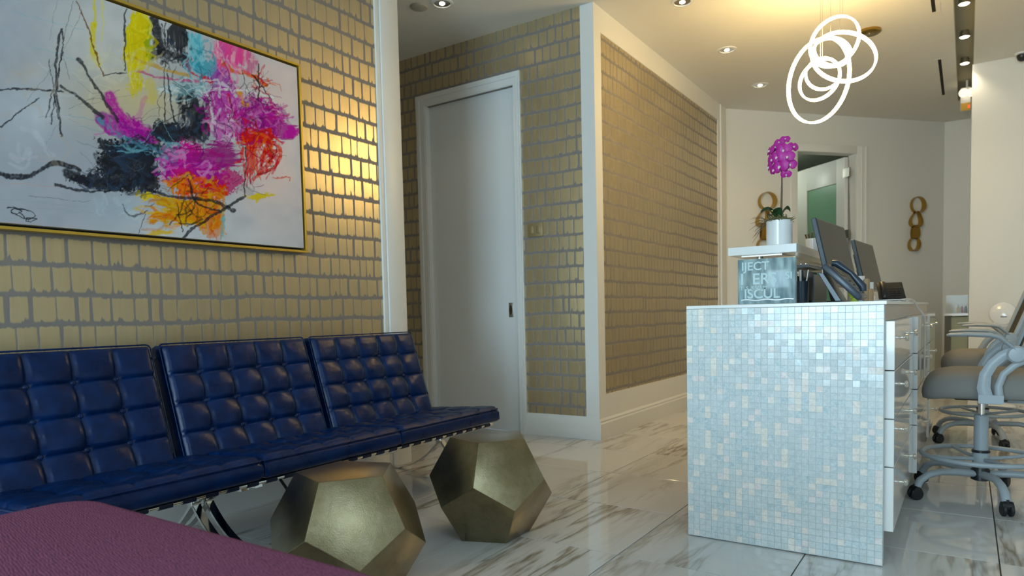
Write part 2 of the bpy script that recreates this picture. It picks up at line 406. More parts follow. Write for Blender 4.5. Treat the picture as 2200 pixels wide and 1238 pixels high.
# ------------------------------------------------------------------ doors
d1 = struct(build('door_1', MB().box((dx0, YN+.03, .005), (dx1, YN+.07, dz)), door_m, bevel=.002, seg=1))
fr = MB()
def casing(a, b, zt, wl, wr, wt, pr):
    fr.box((a, YN-pr, 0), (a+wl, YN, zt)); fr.box((b-wr, YN-pr, 0), (b, YN, zt)); fr.box((a+wl, YN-pr, zt-wt), (b-wr, YN, zt))
casing(dx0-.108, dx1+.062, dz+.098, .108, .062, .098, .014)
casing(dx0-.092, dx1+.053, dz+.083, .028, .016, .028, .022)
casing(dx0-.040, dx1+.024, dz+.036, .030, .018, .028, .018)
fr.box((dx0-.004, YN, 0), (dx0+.004, YN+.03, dz)).box((dx1-.004, YN, 0), (dx1+.004, YN+.03, dz))
f1 = build('door_frame', fr, white, d1, sharp=20, weld=False)
pl = build('door_pull', MB().box((-3.030, YN+.024, .918), (-2.988, YN+.031, 1.032)), steel, d1, bevel=.002, seg=2)
pc = [( -3.009+.013*math.cos(t)*1., .975+.038*math.sin(t)*(1) ) for t in [2*math.pi*i/20 for i in range(20)]]
build('pull_recess', MB().prism(pc, YN+.020, YN+.0245), mat('dark_bronze', (.12, .10, .07), .4, 1.), pl)
# open door in the diagonal wall, hinged right, swung back
hw = .86; d2m = DM.copy()
db2 = MB(); X1 = s1-.02; X0 = X1-.045
st = .14
for (a, b, c, d) in ((.10, .10+st, .01, 2.70), (.10+hw-st-.06, .10+hw, .01, 2.70), (.10+st, .10+hw-st-.06, 2.42, 2.70), (.10+st, .10+hw-st-.06, .01, .40)):
    db2.box((X0, a, c), (X1, b, d))
d2 = struct(build('door_2', db2.xf(DM), white, bevel=.003, seg=1))
build('glass_panel', MB().box((X0+.015, .10+st, .40), (X1-.015, .10+hw-st-.06, 2.42)).xf(DM), green_glass, d2)
for hz in (2.505, 1.79, .3):
    hg = MB().box((X0-.03, .035, hz-.05), (X0-.004, .10, hz+.05)).box((X0-.045, -.02, hz-.05), (X0-.03, .05, hz+.05)).tube([(X0-.032, .03, hz-.055), (X0-.032, .03, hz+.055)], .012, 10)
    build('hinge', hg.xf(DM), steel, d2)
# frames of the front window and the added skylight
def window(name, segs):
    m = MB()
    for a, b in segs: m.box(a, b)
    return struct(build(name, m, mat(name+'_frame', (.3, .3, .3), .4, .6)))
window('window_1', [((-2.4, -5.08, .35), (-2.35, -5.01, 2.85)), ((.05, -5.08, .35), (.1, -5.01, 2.85)), ((-2.4, -5.08, .35), (.1, -5.01, .4)), ((-2.4, -5.08, 2.8), (.1, -5.01, 2.85)), ((-1.18, -5.08, .35), (-1.12, -5.01, 2.85))])
window('added_skylight', [((1.2, -1.5, CZ), (1.24, 0, CZ+.1)), ((2.76, -1.5, CZ), (2.8, 0, CZ+.1)), ((1.2, -1.5, CZ), (2.8, -1.46, CZ+.1)), ((1.2, -.04, CZ), (2.8, 0, CZ+.1))])  # frame of the added skylight, out of view
# light switch plate
sp_ = build('switch_plate', MB().box((-2.817, YN-.010, 1.528), (-2.682, YN-.001, 1.633)), mat('gold_switch_plate', (.34, .26, .13), .45, .4), None, origin=(-2.75, YN, 1.58), bevel=.003)
tag(sp_, 'gold switch plate on the wallpaper right of the tall white door', 'switch plate')
build('rocker', MB().box((-2.800, YN-.014, 1.552), (-2.762, YN-.009, 1.612)).box((-2.738, YN-.014, 1.552), (-2.700, YN-.009, 1.612)), MATS['gold_switch_plate'], sp_, bevel=.002)
# ------------------------------------------------------------------ painting
def painting():
    Y0, Y1, Z0, Z1 = .93, 2.425, 1.318, 2.262; XP = -2.952
    r = thing('painting', 'large colourful abstract canvas in a thin gold frame above the navy sofa', 'painting', (XL, (Y0+Y1)/2, Z0-.03))
    nw, nh = 640, 400
    ys = np.linspace(Y0, Y1, nw); zs = np.linspace(Z0, Z1, nh); YY, ZZ = np.meshgrid(ys, zs)
    h = HOM
    # sketch-unit coordinates (inverse of the sketch -> canvas homography)
    Hm = np.array([[h[0], h[1], h[2]], [h[3], h[4], h[5]], [h[6], h[7], 1.]]); Hi = np.linalg.inv(Hm)
    q = np.stack([YY, ZZ, np.ones_like(YY)], -1) @ Hi.T
    U = q[..., 0]/q[..., 2]*1000; V = q[..., 1]/q[..., 2]*1000
    def vn(su, sv, seed):
        g = np.random.default_rng(seed).random((64, 64))
        a = (U/su) % 63; b = (V/sv) % 63; i = a.astype(int); j = b.astype(int); fa = a-i; fb = b-j
        fa = fa*fa*(3-2*fa); fb = fb*fb*(3-2*fb)
        return (g[j, i]*(1-fa)+g[j, i+1]*fa)*(1-fb)+(g[j+1, i]*(1-fa)+g[j+1, i+1]*fa)*fb
    n_big = vn(90, 70, 1)*.6+vn(35, 40, 2)*.4; n_fine = vn(9, 11, 3)*.55+vn(4, 4, 4)*.45
    n_vert = vn(7, 60, 5)*.6+vn(4, 22, 6)*.4; n_hor = vn(60, 7, 8)*.6+vn(22, 4, 9)*.4; n_diag = vn(14, 30, 10)
    col = np.zeros(U.shape+(3,)); col[:] = (.42, .44, .49)  # base darkened: dimmer light at the left is put into the paint
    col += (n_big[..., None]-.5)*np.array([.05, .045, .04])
    def ap(c, a):
        a = np.clip(a, 0, 1)[..., None]; col[:] = col*(1-a)+np.array(c)*a
    wu, wv_ = (vn(40, 34, 21)-.5)*20+(vn(11, 10, 22)-.5)*10, (vn(36, 40, 23)-.5)*20+(vn(10, 11, 24)-.5)*10
    def blob(cx, cy, rx, ry, c, al=.95, ang=0, rag=.55, soft=.16, tex='f'):
        t = math.radians(ang); du, dv = U-cx+wu*1.4, V-cy+wv_*1.4
        a = (du*math.cos(t)+dv*math.sin(t))/rx; b = (-du*math.sin(t)+dv*math.cos(t))/ry
        d = np.sqrt(a*a+b*b); nz = {'f': n_fine, 'v': n_vert, 'h': n_hor, 'd': n_diag}[tex]*.65+n_big*.35
        k = np.clip(((1-d)+(nz-.5)*2*rag)/soft, 0, 1); ap(np.array(c)*1., al*k*(.80+.20*np.clip(nz*2, 0, 1)))
    def wash(cx, cy, rx, ry, c, al=.5):
        d = ((U-cx)/rx)**2+((V-cy)/ry)**2; ap(c, al*np.exp(-d)*(.6+.8*n_big))
    def smooth(pts, n=7):
        if len(pts) < 3: return pts
        P_ = [pts[0]]+list(pts)+[pts[-1]]; out = []
        for i in range(1, len(P_)-2):
            p0, p1, p2, p3 = [np.array(P_[i+q], float) for q in (-1, 0, 1, 2)]
            for q in range(n):
                t = q/n; out.append(tuple(.5*((2*p1)+(-p0+p2)*t+(2*p0-5*p1+4*p2-p3)*t*t+(-p0+3*p1-3*p2+p3)*t**3)))
        return out+[tuple(pts[-1])]
    def line(pts, w, c, al=.95, dry=.35, warp=.6):
        pts = smooth(pts); m_ = w*.8+14
        x0_, x1_ = min(p[0] for p in pts)-m_, max(p[0] for p in pts)+m_; y0_, y1_ = min(p[1] for p in pts)-m_, max(p[1] for p in pts)+m_
        sel = (U > x0_) & (U < x1_) & (V > y0_) & (V < y1_)
        if not sel.any(): return
        uu, vv = (U+wu*warp)[sel], (V+wv_*warp)[sel]; best = np.full(uu.shape, 1e9)
        for (x0, y0), (x1, y1) in zip(pts[:-1], pts[1:]):
            dx, dy = x1-x0, y1-y0; L = dx*dx+dy*dy+1e-9
            t = np.clip(((uu-x0)*dx+(vv-y0)*dy)/L, 0, 1); best = np.minimum(best, np.hypot(uu-x0-t*dx, vv-y0-t*dy))
        k = np.clip((w/2*(1+.9*(n_big[sel]-.5))-best)/(w*.20+.8)+.5, 0, 1); a = (al*k*np.clip(1-dry+2*dry*n_fine[sel], 0, 1))[:, None]
        col[sel] = col[sel]*(1-a)+np.array(c)*a
    pr_ = random.Random(11)
    def scrib(cx, cy, rx, ry, cols, n, w, L, ang, spread, al=.8):
        for _ in range(n):
            while True:
                a, b = pr_.uniform(-1, 1), pr_.uniform(-1, 1)
                if a*a+b*b < 1: break
            x, y = cx+a*rx, cy+b*ry; t = math.radians(ang+pr_.gauss(0, spread)); l = L*pr_.uniform(.4, 1.2); bend = pr_.gauss(0, .25)*l
            line([(x-math.cos(t)*l/2, y-math.sin(t)*l/2), (x-math.sin(t)*bend, y+math.cos(t)*bend), (x+math.cos(t)*l/2, y+math.sin(t)*l/2)], w*pr_.uniform(.4, 1.5), pr_.choice(cols), al*pr_.uniform(.6, 1), .5)
    K = (.012, .014, .02)
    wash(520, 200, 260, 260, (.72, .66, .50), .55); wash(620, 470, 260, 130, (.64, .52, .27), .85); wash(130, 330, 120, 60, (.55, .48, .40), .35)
    wash(1330, 600, 230, 800, (.78, .72, .72), .9); wash(900, 1100, 420, 200, (.70, .71, .74), .8); wash(700, 100, 500, 300, (.68, .68, .70), .7); wash(1300, 420, 140, 220, (.86, .66, .62), .55); wash(1290, 850, 140, 170, (.88, .66, .60), .55); wash(540, 990, 130, 80, (.38, .47, .56), .6); wash(160, 520, 150, 120, (.68, .72, .78), .5)  # broad pale washes paint in the better-lit right side; tints are the artwork's own
    for (a, b, c, d, cc) in ((40, 45, 400, 140, (.25, .5, .55)), (125, 215, 380, 280, (.25, .5, .55)), (0, 620, 430, 700, (.4, .5, .55)), (0, 695, 300, 745, (.4, .48, .5)), (60, 745, 400, 790, (.6, .4, .4)), (0, 770, 420, 815, (.4, .48, .5)), (0, 862, 300, 885, (.6, .35, .3)), (135, 928, 430, 955, (.1, .15, .2)), (0, 945, 420, 980, (.35, .4, .45)), (180, 985, 440, 1010, (.35, .4, .45)), (0, 1052, 380, 1078, (.6, .4, .4)), (320, 545, 520, 580, (.2, .4, .5)), (380, 600, 560, 640, (.2, .35, .4))):
        line([(a, b), (c, d)], 3.0, cc, .6, .2)
    blob(655, 200, 68, 170, (.74, .60, .01), .97, 4, .30, .12, 'v'); blob(640, 390, 40, 85, (.70, .56, .06), .8, 0, .5, .3, 'v'); blob(715, 420, 35, 70, (.66, .54, .12), .6, 0, .5, .3, 'v')
    line([(452, 0), (452, 130)], 14, (.70, .62, .08), .8); line([(440, 120), (445, 240), (470, 300)], 26, (.72, .60, .05), .85); line([(490, 0), (485, 190)], 10, (.72, .66, .2), .6)
    blob(712, 215, 22, 90, (.26, .36, .03), .8, -8, .5, .3, 'v')
    line([(730, 90), (770, 250)], 44, K, .95, .2); blob(845, 165, 55, 75, K, .95, 0, .4, .1, 'v'); blob(810, 265, 95, 42, K, .75, 10, .6, .25); blob(870, 265, 30, 55, K, .8, 0, .5, .2, 'v')
    blob(930, 225, 45, 95, (.22, .58, .68), .9, -6, .45, .25, 'v'); blob(965, 320, 100, 55, (.07, .36, .48), .85, 10, .6, .3); blob(900, 420, 120, 60, (.42, .58, .64), .75, 12, .6, .35, 'h'); blob(890, 430, 45, 75, (.10, .20, .23), .75, -25, .5, .3)
    blob(1110, 235, 95, 80, (.86, .10, .34), .9, 10, .5, .3, 'v'); blob(1060, 290, 40, 90, (.62, .15, .45), .7, 0, .6, .4, 'v'); blob(1185, 285, 35, 90, (.60, .14, .30), .8, -8, .6, .35, 'v')
    blob(1035, 370, 55, 55, (.36, .10, .40), .85); blob(1060, 480, 85, 95, (.42, .04, .34), .9, 20, .6, .3); blob(1110, 570, 140, 120, (.60, .16, .50), .75, 15, .7, .4, 'd'); blob(1225, 540, 115, 95, (.36, .04, .28), .85, 20, .65, .3); blob(1320, 600, 100, 55, (.42, .04, .30), .9, 18, .6, .3, 'h'); blob(1390, 620, 40, 26, (.55, .05, .38), .9, 0, .5)
    line([(520, 455), (565, 545), (640, 610), (730, 645)], 62, (.50, .04, .34), .9, .5); line([(480, 555), (570, 605), (700, 655)], 56, (.26, .04, .28), .85, .5); line([(690, 465), (650, 570)], 22, (.60, .2, .4), .5, .6)
    line([(470, 565), (560, 640), (700, 690), (840, 725)], 24, (.10, .30, .40), .8, .5); line([(640, 330), (780, 370), (960, 385)], 12, (.55, .10, .25), .8); line([(610, 265), (760, 320), (900, 360)], 20, (.58, .34, .05), .8, .5)
    line([(890, 285), (915, 340), (1005, 385)], 20, (.62, .03, .05), .9); line([(1040, 275), (1110, 335), (1180, 345), (1260, 400)], 20, (.75, .14, .03), .9, .4); line([(1130, 420), (1160, 490), (1180, 500)], 18, (.75, .32, .03), .85); line([(1080, 450), (1130, 590)], 16, (.65, .04, .06), .8)
    blob(800, 625, 85, 52, K, .97, 5, .5, .12); blob(925, 545, 60, 120, K, .93, -18, .65, .2, 'd'); blob(970, 600, 28, 75, K, .85, 0, .6, .25)
    blob(600, 790, 155, 125, K, .98, 5, .42, .10); blob(520, 690, 75, 38, K, .95, 18, .5, .15); blob(470, 868, 130, 42, K, .97, 12, .5, .12); blob(690, 860, 85, 60, K, .95, 10, .5, .15); blob(620, 720, 130, 40, (.02, .04, .08), .9, 8, .5, .2)
    line([(0, 825), (80, 837), (150, 830), (220, 790), (285, 776), (380, 805)], 22, K, .95, .3); line([(320, 815), (430, 865)], 34, K, .95, .3); line([(260, 873), (400, 905), (560, 905)], 11, K, .9)
    blob(880, 780, 105, 110, (.62, .02, .30), .95, 0, .5, .2); blob(1020, 745, 130, 75, (.32, .02, .20), .92, -5, .55, .25, 'h'); blob(950, 850, 160, 60, (.62, .03, .24), .9, 5, .6, .3); blob(1085, 850, 75, 70, (.50, .03, .18), .85); blob(800, 740, 60, 50, (.10, .25, .40), .7, 10, .7, .4)
    blob(1220, 640, 95, 42, (.66, .02, .02), .95, 3, .5, .2, 'h'); blob(1195, 740, 52, 125, (.68, .04, .03), .85, 8, .65, .3, 'v'); line([(1220, 670), (1320, 690), (1325, 770), (1240, 830)], 15, (.70, .05, .03), .85, .5); line([(1260, 680), (1290, 750), (1210, 850)], 17, (.68, .05, .03), .8, .5); line([(1300, 840), (1375, 845), (1375, 862)], 5, (.7, .1, .05), .8)
    blob(880, 875, 105, 50, (.82, .22, .01), .95, 8, .55, .25); blob(1010, 900, 75, 60, (.70, .07, .02), .9); blob(800, 955, 120, 38, (.66, .36, .02), .9, 12, .6, .3, 'h'); blob(830, 1030, 135, 50, (.64, .36, .02), .9, 0, .6, .3, 'h'); blob(770, 1108, 75, 16, (.74, .48, .04), .85, -5, .6, .3, 'h'); blob(990, 1000, 85, 90, (.66, .22, .04), .85, 0, .65, .35, 'v'); blob(1010, 1090, 60, 45, (.66, .25, .08), .75)
    blob(1225, 930, 75, 18, (.74, .56, .04), .9, -3, .6, .3, 'h'); blob(690, 925, 50, 20, (.78, .58, .03), .85, 15); blob(1060, 1065, 24, 70, (.12, .48, .50), .75, 0, .6, .4, 'v'); blob(1170, 895, 45, 22, (.4, .38, .38), .5)
    line([(1020, 425), (1150, 425), (1295, 460)], 15, (.82, .82, .82), .85, .4)
    Kc = [K, (.02, .02, .03), (.03, .05, .09)]; PU = [(.42, .03, .32), (.30, .02, .26), (.62, .10, .45), (.70, .30, .58), (.50, .03, .22)]; RE = [(.70, .03, .02), (.80, .16, .03), (.60, .02, .05)]; OR = [(.80, .30, .02), (.70, .12, .02), (.72, .45, .04), (.55, .22, .04)]
    scrib(600, 790, 165, 130, Kc, 70, 16, 80, 20, 50); scrib(480, 860, 130, 40, Kc, 24, 12, 90, 12, 25); scrib(810, 625, 100, 50, Kc, 30, 11, 70, 10, 60); scrib(930, 550, 60, 120, Kc, 34, 11, 90, 110, 30); scrib(820, 240, 95, 80, Kc, 26, 9, 70, 80, 40)
    scrib(1080, 520, 130, 150, PU+[(.85, .75, .82)], 90, 9, 80, 70, 50, .7); scrib(1230, 560, 130, 90, PU, 60, 9, 90, 30, 50, .75); scrib(930, 790, 170, 90, PU, 70, 11, 100, 10, 45, .75); scrib(600, 600, 120, 50, PU[:3], 30, 9, 80, 35, 25, .7)
    scrib(1110, 250, 90, 110, [(.86, .12, .35), (.80, .30, .50), (.9, .55, .6)], 40, 10, 90, 85, 25, .7); scrib(940, 280, 70, 120, [(.10, .42, .55), (.35, .65, .72), (.05, .25, .35)], 34, 10, 80, 85, 35, .7); scrib(910, 420, 130, 50, [(.55, .68, .72), (.2, .35, .4), (.8, .83, .85)], 30, 7, 110, 8, 15, .6)
    scrib(1210, 720, 90, 120, RE, 60, 9, 100, 100, 40, .8); scrib(1260, 400, 60, 60, RE, 10, 8, 80, 40, 30, .7); scrib(930, 900, 130, 60, OR+RE, 50, 10, 90, 10, 40, .8); scrib(850, 1010, 160, 60, OR, 40, 11, 120, 5, 20, .7); scrib(1000, 1010, 70, 100, OR, 34, 9, 80, 80, 35, .7); scrib(660, 230, 60, 150, [(.80, .66, .02), (.66, .52, .0), (.85, .75, .2)], 40, 9, 110, 92, 10, .6)
    scrib(700, 690, 160, 40, [(.08, .20, .30), (.2, .42, .5), K], 30, 7, 120, 15, 15, .7); scrib(560, 980, 110, 60, [(.45, .55, .62), (.6, .68, .72)], 24, 12, 70, 40, 60, .35); scrib(560, 330, 170, 120, [(.66, .58, .38), (.75, .70, .55)], 26, 16, 130, 5, 30, .3)
    for p, w in (([(785, 105), (784, 580)], 5), ([(800, 350), (815, 480), (832, 590)], 6), ([(597, 45), (590, 140), (600, 330)], 9), ([(375, 275), (450, 400), (560, 575)], 15), ([(288, 405), (400, 478), (490, 555)], 14), ([(0, 420), (120, 418), (200, 425), (300, 432)], 9), ([(0, 603), (185, 468)], 8), ([(290, 138), (272, 220), (268, 400), (292, 645)], 11), ([(292, 138), (296, 240), (240, 590)], 7), ([(302, 245), (218, 555)], 6), ([(235, 280), (270, 530)], 5), ([(490, 362), (560, 345), (605, 340)], 5), ([(1168, 690), (1160, 925)], 6), ([(700, 895), (830, 930), (1000, 950), (1110, 1000)], 15), ([(895, 850), (940, 960), (1050, 1000)], 9), ([(862, 1135), (950, 1060), (1090, 980), (1160, 930)], 13), ([(1226, 300), (1230, 480)], 7), ([(770, 110), (800, 260)], 6), ([(840, 960), (870, 1100)], 5), ([(690, 1010), (660, 1110)], 4), ([(1200, 350), (1290, 470)], 6)):
        line(p, w, K, .9, .3)
    scrib(1000, 640, 330, 330, [K], 46, 3.5, 150, 60, 60, .75); scrib(1200, 620, 130, 260, [K, (.25, .02, .12)], 30, 3.5, 140, 95, 50, .7); scrib(850, 950, 220, 110, [K], 20, 5, 120, 15, 50, .8); scrib(480, 620, 260, 260, [(.1, .12, .14)], 14, 2.5, 200, 20, 40, .5); scrib(180, 520, 160, 280, [(.55, .46, .36), (.70, .72, .76)], 22, 22, 120, 20, 60, .25)
    line([(365, 0), (430, 170), (492, 362)], 6, (.16, .06, .02), .9, .2); line([(350, 0), (312, 130), (300, 240), (330, 370)], 3, (.1, .1, .1), .7); line([(390, 40), (300, 240), (130, 480)], 3, (.2, .2, .2), .6); line([(268, 0), (235, 190)], 3, (.2, .2, .2), .5)
    line([(38, 983), (75, 985), (150, 1005), (165, 1025), (120, 1035), (60, 1005), (75, 990), (105, 1000), (85, 1015), (60, 1003)], 4, K, .95, .1); line([(95, 1005), (125, 1035), (130, 1050), (175, 1040), (130, 1030), (150, 1055)], 4, K, .95, .1)
    lum = col.mean(-1, keepdims=True); col[:] = np.clip(lum+(col-lum)*1.22, 0.004, 1)
    # build the canvas grid
    vs = np.stack([np.full(YY.size, XP), YY.ravel(), ZZ.ravel()], -1)-np.array(r['_o'])
    idx = np.arange(nw*nh).reshape(nh, nw)
    quads = np.stack([idx[:-1, :-1].ravel(), idx[:-1, 1:].ravel(), idx[1:, 1:].ravel(), idx[1:, :-1].ravel()], -1)
    me = bpy.data.meshes.new('canvas'); me.from_pydata(vs.tolist(), [], quads.tolist())
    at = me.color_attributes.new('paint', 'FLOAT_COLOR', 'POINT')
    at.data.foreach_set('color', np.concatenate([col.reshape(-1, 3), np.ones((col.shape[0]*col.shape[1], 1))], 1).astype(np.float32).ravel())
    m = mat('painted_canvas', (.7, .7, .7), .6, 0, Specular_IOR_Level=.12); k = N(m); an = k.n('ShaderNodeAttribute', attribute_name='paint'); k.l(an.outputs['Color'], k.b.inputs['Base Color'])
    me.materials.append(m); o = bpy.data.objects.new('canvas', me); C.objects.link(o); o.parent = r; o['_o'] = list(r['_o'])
    build('canvas_back', MB().box((XL+.012, Y0, Z0), (XP-.0006, Y1, Z1)), white, r)
    g = .012; t = .012
    build('shadow_gap', MB().box((XL+.002, Y0-g, Z0-g), (XL+.012, Y1+g, Z1+g)), blackm, r)
    for (a, b) in (((XL+.002, Y0-g-t, Z0-g-t), (XP+.003, Y1+g+t, Z0-g)), ((XL+.002, Y0-g-t, Z1+g), (XP+.003, Y1+g+t, Z1+g+t)), ((XL+.002, Y0-g-t, Z0-g), (XP+.003, Y0-g, Z1+g)), ((XL+.002, Y1+g, Z0-g), (XP+.003, Y1+g+t, Z1+g))):
        build('frame_rail', MB().box(a, b), gold_frame, r, bevel=.001, seg=1)
HOM = [0.42751, -0.04562, 1.09375, -0.22023, -0.77045, 2.12574, -0.21658, -0.00313]
painting()
# ------------------------------------------------------------------ navy sofa
def cushion(nu, nv, wid, dep, th, amp=.020, seed=0, dips=True):
    """tufted pad lying in the local xy plane (x = depth 0..dep, y = 0..wid), top at z = th; returns MB + button points"""
    rg = np.random.default_rng(seed); K = 13; nx, ny = nv*K, nu*K
    jit = rg.normal(0, .08, (nv+1, nu+1, 2))
    mb = MB(); R = .022
    def prof(t, L):     # rounded edge inset/drop, t distance from the edge
        return 0. if t > R else R-math.sqrt(max(R*R-(R-t)**2, 0))
    top = []
    pw = .15
    for i in range(nx+1):
        for j in range(ny+1):
            fu, fv = j/K, i/K
            cu, cv = fu-math.floor(fu), fv-math.floor(fv)
            bul = (max(math.sin(math.pi*cu), 0)**pw)*(max(math.sin(math.pi*cv), 0)**pw)
            # only inner intersections are pulled down hard
            du = abs(fu-round(fu)); dv = abs(fv-round(fv)); ru, rv = round(fu), round(fv)
            dip = 0.
            if 0 < ru < nu and 0 < rv < nv: dip = math.exp(-(((du*du+dv*dv)/.075)**.8))
            z = th-amp*.75*(1-bul)-(.016*dip if dips else 0)+float(rg.normal(0, .0004))
            x = dep*i/nx; y = wid*j/ny
            e = min(x, dep-x, y, wid-y)
            if e < R: z -= prof(e, R)*1.0
            # seams run out softly at the border
            top.append((x, y, z))
    W_ = ny+1
    fs = [(i*W_+j, (i+1)*W_+j, (i+1)*W_+j+1, i*W_+j+1) for i in range(nx) for j in range(ny)]
    per = [(0, j) for j in range(ny)]+[(i, ny) for i in range(nx)]+[(nx, j) for j in range(ny, 0, -1)]+[(i, 0) for i in range(nx, 0, -1)]
    vs = list(top); ring0 = [i*W_+j for i, j in per]; n = len(per)
    levels = [(.55, .004), (.12, .004), (.0, -.010)]
    prev = ring0
    for (fz, outw) in levels:
        cur = []
        for (i, j) in per:
            x, y, z = top[i*W_+j]; cx, cy = dep/2, wid/2
            ox = outw*(1 if i == nx else -1 if i == 0 else 0); oy = outw*(1 if j == ny else -1 if j == 0 else 0)
            vs.append((x+ox, y+oy, th*fz)); cur.append(len(vs)-1)
        fs += [(prev[a], prev[(a+1) % n], cur[(a+1) % n], cur[a]) for a in range(n)]; prev = cur
    fs.append(tuple(prev[::-1]))
    mb.add(vs, fs)
    btn = [(dep*v/nv, wid*u/nu, th-amp*.75-.014) for v in range(1, nv) for u in range(1, nu)]
    # welt around the top edge
    zt = th-R*.62-amp*.5; q = .004
    welt = [(-q, -q, zt), (dep+q, -q, zt), (dep+q, wid+q, zt), (-q, wid+q, zt)]
    return mb, btn, welt
def round_loop(p, r=.02, k=4):
    out = []; n = len(p)
    for i in range(n):
        a, b, c = Vector(p[i-1]), Vector(p[i]), Vector(p[(i+1) % n]); u = (a-b).normalized(); v = (c-b).normalized()
        for t in range(k+1):
            s = t/k; out.append(tuple((b+u*r)*(1-s)**2+b*2*s*(1-s)+(b+v*r)*s*s))
    return out
def sofa():
    r = thing('sofa', 'armless navy blue tufted leather sofa on chrome crossed legs', 'sofa', (-2.55, 1.93, 0))
    zf, zr = .435, .392; xf_, xr = -2.168, -2.79
    seatY = [(.79, 1.552), (1.566, 2.293), (2.307, 3.085)]; backY = [(.70, 1.448), (1.492, 2.207), (2.246, 2.988)]
    th = .090
    for kx, (a, b) in enumerate(seatY):
        mb, bt, we = cushion(5, 4, b-a, xf_-xr, th, .014, 3+kx)
        # local x: depth from the rear to the front
        ang = math.atan2(zf-zr, xf_-xr)
        T = Matrix.Translation((xr, a, zr-th)) @ Matrix.Rotation(-ang, 4, 'Y')
        o = build('seat_cushion', mb.xf(T), leather_m, r, sharp=70)
        pm = MB(); pm.tube([T @ Vector(p) for p in round_loop(we)], .0035, 6, closed=True, up=(0, 0, 1)); build('piping', pm, leather_m, o, sharp=80)
        for p in bt:
            q = T @ Vector(p); build('button', MB().sphere(q, .010, 10, 6, (1, 1, .55)), leather_m, o, sharp=80)
    for kx, (a, b) in enumerate(backY):
        mb, bt, we = cushion(5, 4, b-a, .50, th+.012, .017, 13+kx)
        # local x runs up the back, local z is the outward normal towards +X
        up = Vector((-.145, 0, .44)).normalized(); nr = Vector((up.z, 0, -up.x)); wy = Vector((0, 1, 0))
        R_ = Matrix((up, wy, nr)).transposed().to_4x4()
        if R_.determinant() < 0: R_ = Matrix((up, wy, nr)).transposed().to_4x4()
        base = Vector((-2.545, a, .378))-nr*(th+.012)
        T = Matrix.Translation(base) @ R_
        o = build('back_cushion', mb.xf(T), leather_m, r, sharp=70)
        pm = MB(); pm.tube([T @ Vector(p) for p in round_loop(we)], .0035, 6, closed=True, up=nr); build('piping', pm, leather_m, o, sharp=80)
        for p in bt:
            q = T @ Vector(p); mm = MB().sphere((0, 0, 0), .0115, 10, 6, (.55, 1, 1)); mm.xf(Matrix.Translation(q) @ R_ @ Matrix.Rotation(math.radians(90), 4, 'Y'))
            build('button', mm, leather_m, o, sharp=80)
    def bez(P, n=18):
        P = [Vector(p) for p in P]; out = []
        for i in range(n+1):
            t = i/n; out.append(P[0]*(1-t)**3+P[1]*3*t*(1-t)**2+P[2]*3*t*t*(1-t)+P[3]*t**3)
        return out
    for y in (.79, 1.528, 1.586, 2.272, 2.330, 3.075):
        m = MB()
        m.tube(bez([(-2.80, y, .80), (-2.72, y, .50), (-2.68, y, .33), (-2.585, y, .205)], 14)+bez([(-2.585, y, .205), (-2.48, y, .075), (-2.36, y, .03), (-2.20, y, .008)], 14)[1:], .017, 4, sx=.42, sy=1., up=(0, 0, 1))
        m2 = MB()
        m2.tube(bez([(-2.245, y, .305), (-2.38, y, .295), (-2.50, y, .272), (-2.585, y, .205)], 14)+bez([(-2.585, y, .205), (-2.69, y, .09), (-2.78, y, .03), (-2.945, y, .010)], 14)[1:], .017, 4, sx=.42, sy=1., up=(0, 0, 1))
        build('leg', m, chrome, r, bevel=.0015, seg=1, sharp=40); lg = build('leg', m2, chrome, r, bevel=.0015, seg=1, sharp=40)
        build('joint_clamp', MB().box((-2.612, y-.021, .190), (-2.572, y+.021, .222)), chrome, lg, bevel=.004)
        build('foot_glide', MB().box((-2.965, y-.018, 0), (-2.915, y+.018, .014)), steel, lg, bevel=.003)
    for (x, z, ya_, yb_, rr) in ((-2.245, .318, .74, 3.125, .0085), (-2.80, .288, .74, 3.11, .009), (-2.795, .79, .74, 3.0, .008)):
        build('rail', MB().tube([(x, ya_, z), (x, yb_, z)], rr, 12), chrome, r)
    # slung straps wrapped round the front and rear rails
    n = 28; sm = None
    for i in range(n):
        y = .80+i*(3.07-.80)/(n-1)
        if sm is None:
            pr = [(-2.800, .300), (-2.5, .300), (-2.245, .3295), (-2.2345, .325), (-2.2328, .318), (-2.2355, .310), (-2.245, .3065), (-2.5, .289), (-2.800, .279), (-2.812, .288)]
            o = build('strap', MB().prism(pr, y-.023, y+.023), strap_m, r, sharp=50); sm = o; sy = y
        else:
            o = sm.copy(); C.objects.link(o); o.location = (sm.location.x, sm.location.y+(y-sy), sm.location.z)
    for (y, dxx) in ((1.70, .01), (1.97, -.03)):
        build('strap_tail', MB().tube([(-2.27, y, .306), (-2.262+dxx, y+.01, .275), (-2.255+dxx, y+.02, .250)], .009, 4, sx=.2, sy=1), blackm, r)
sofa()
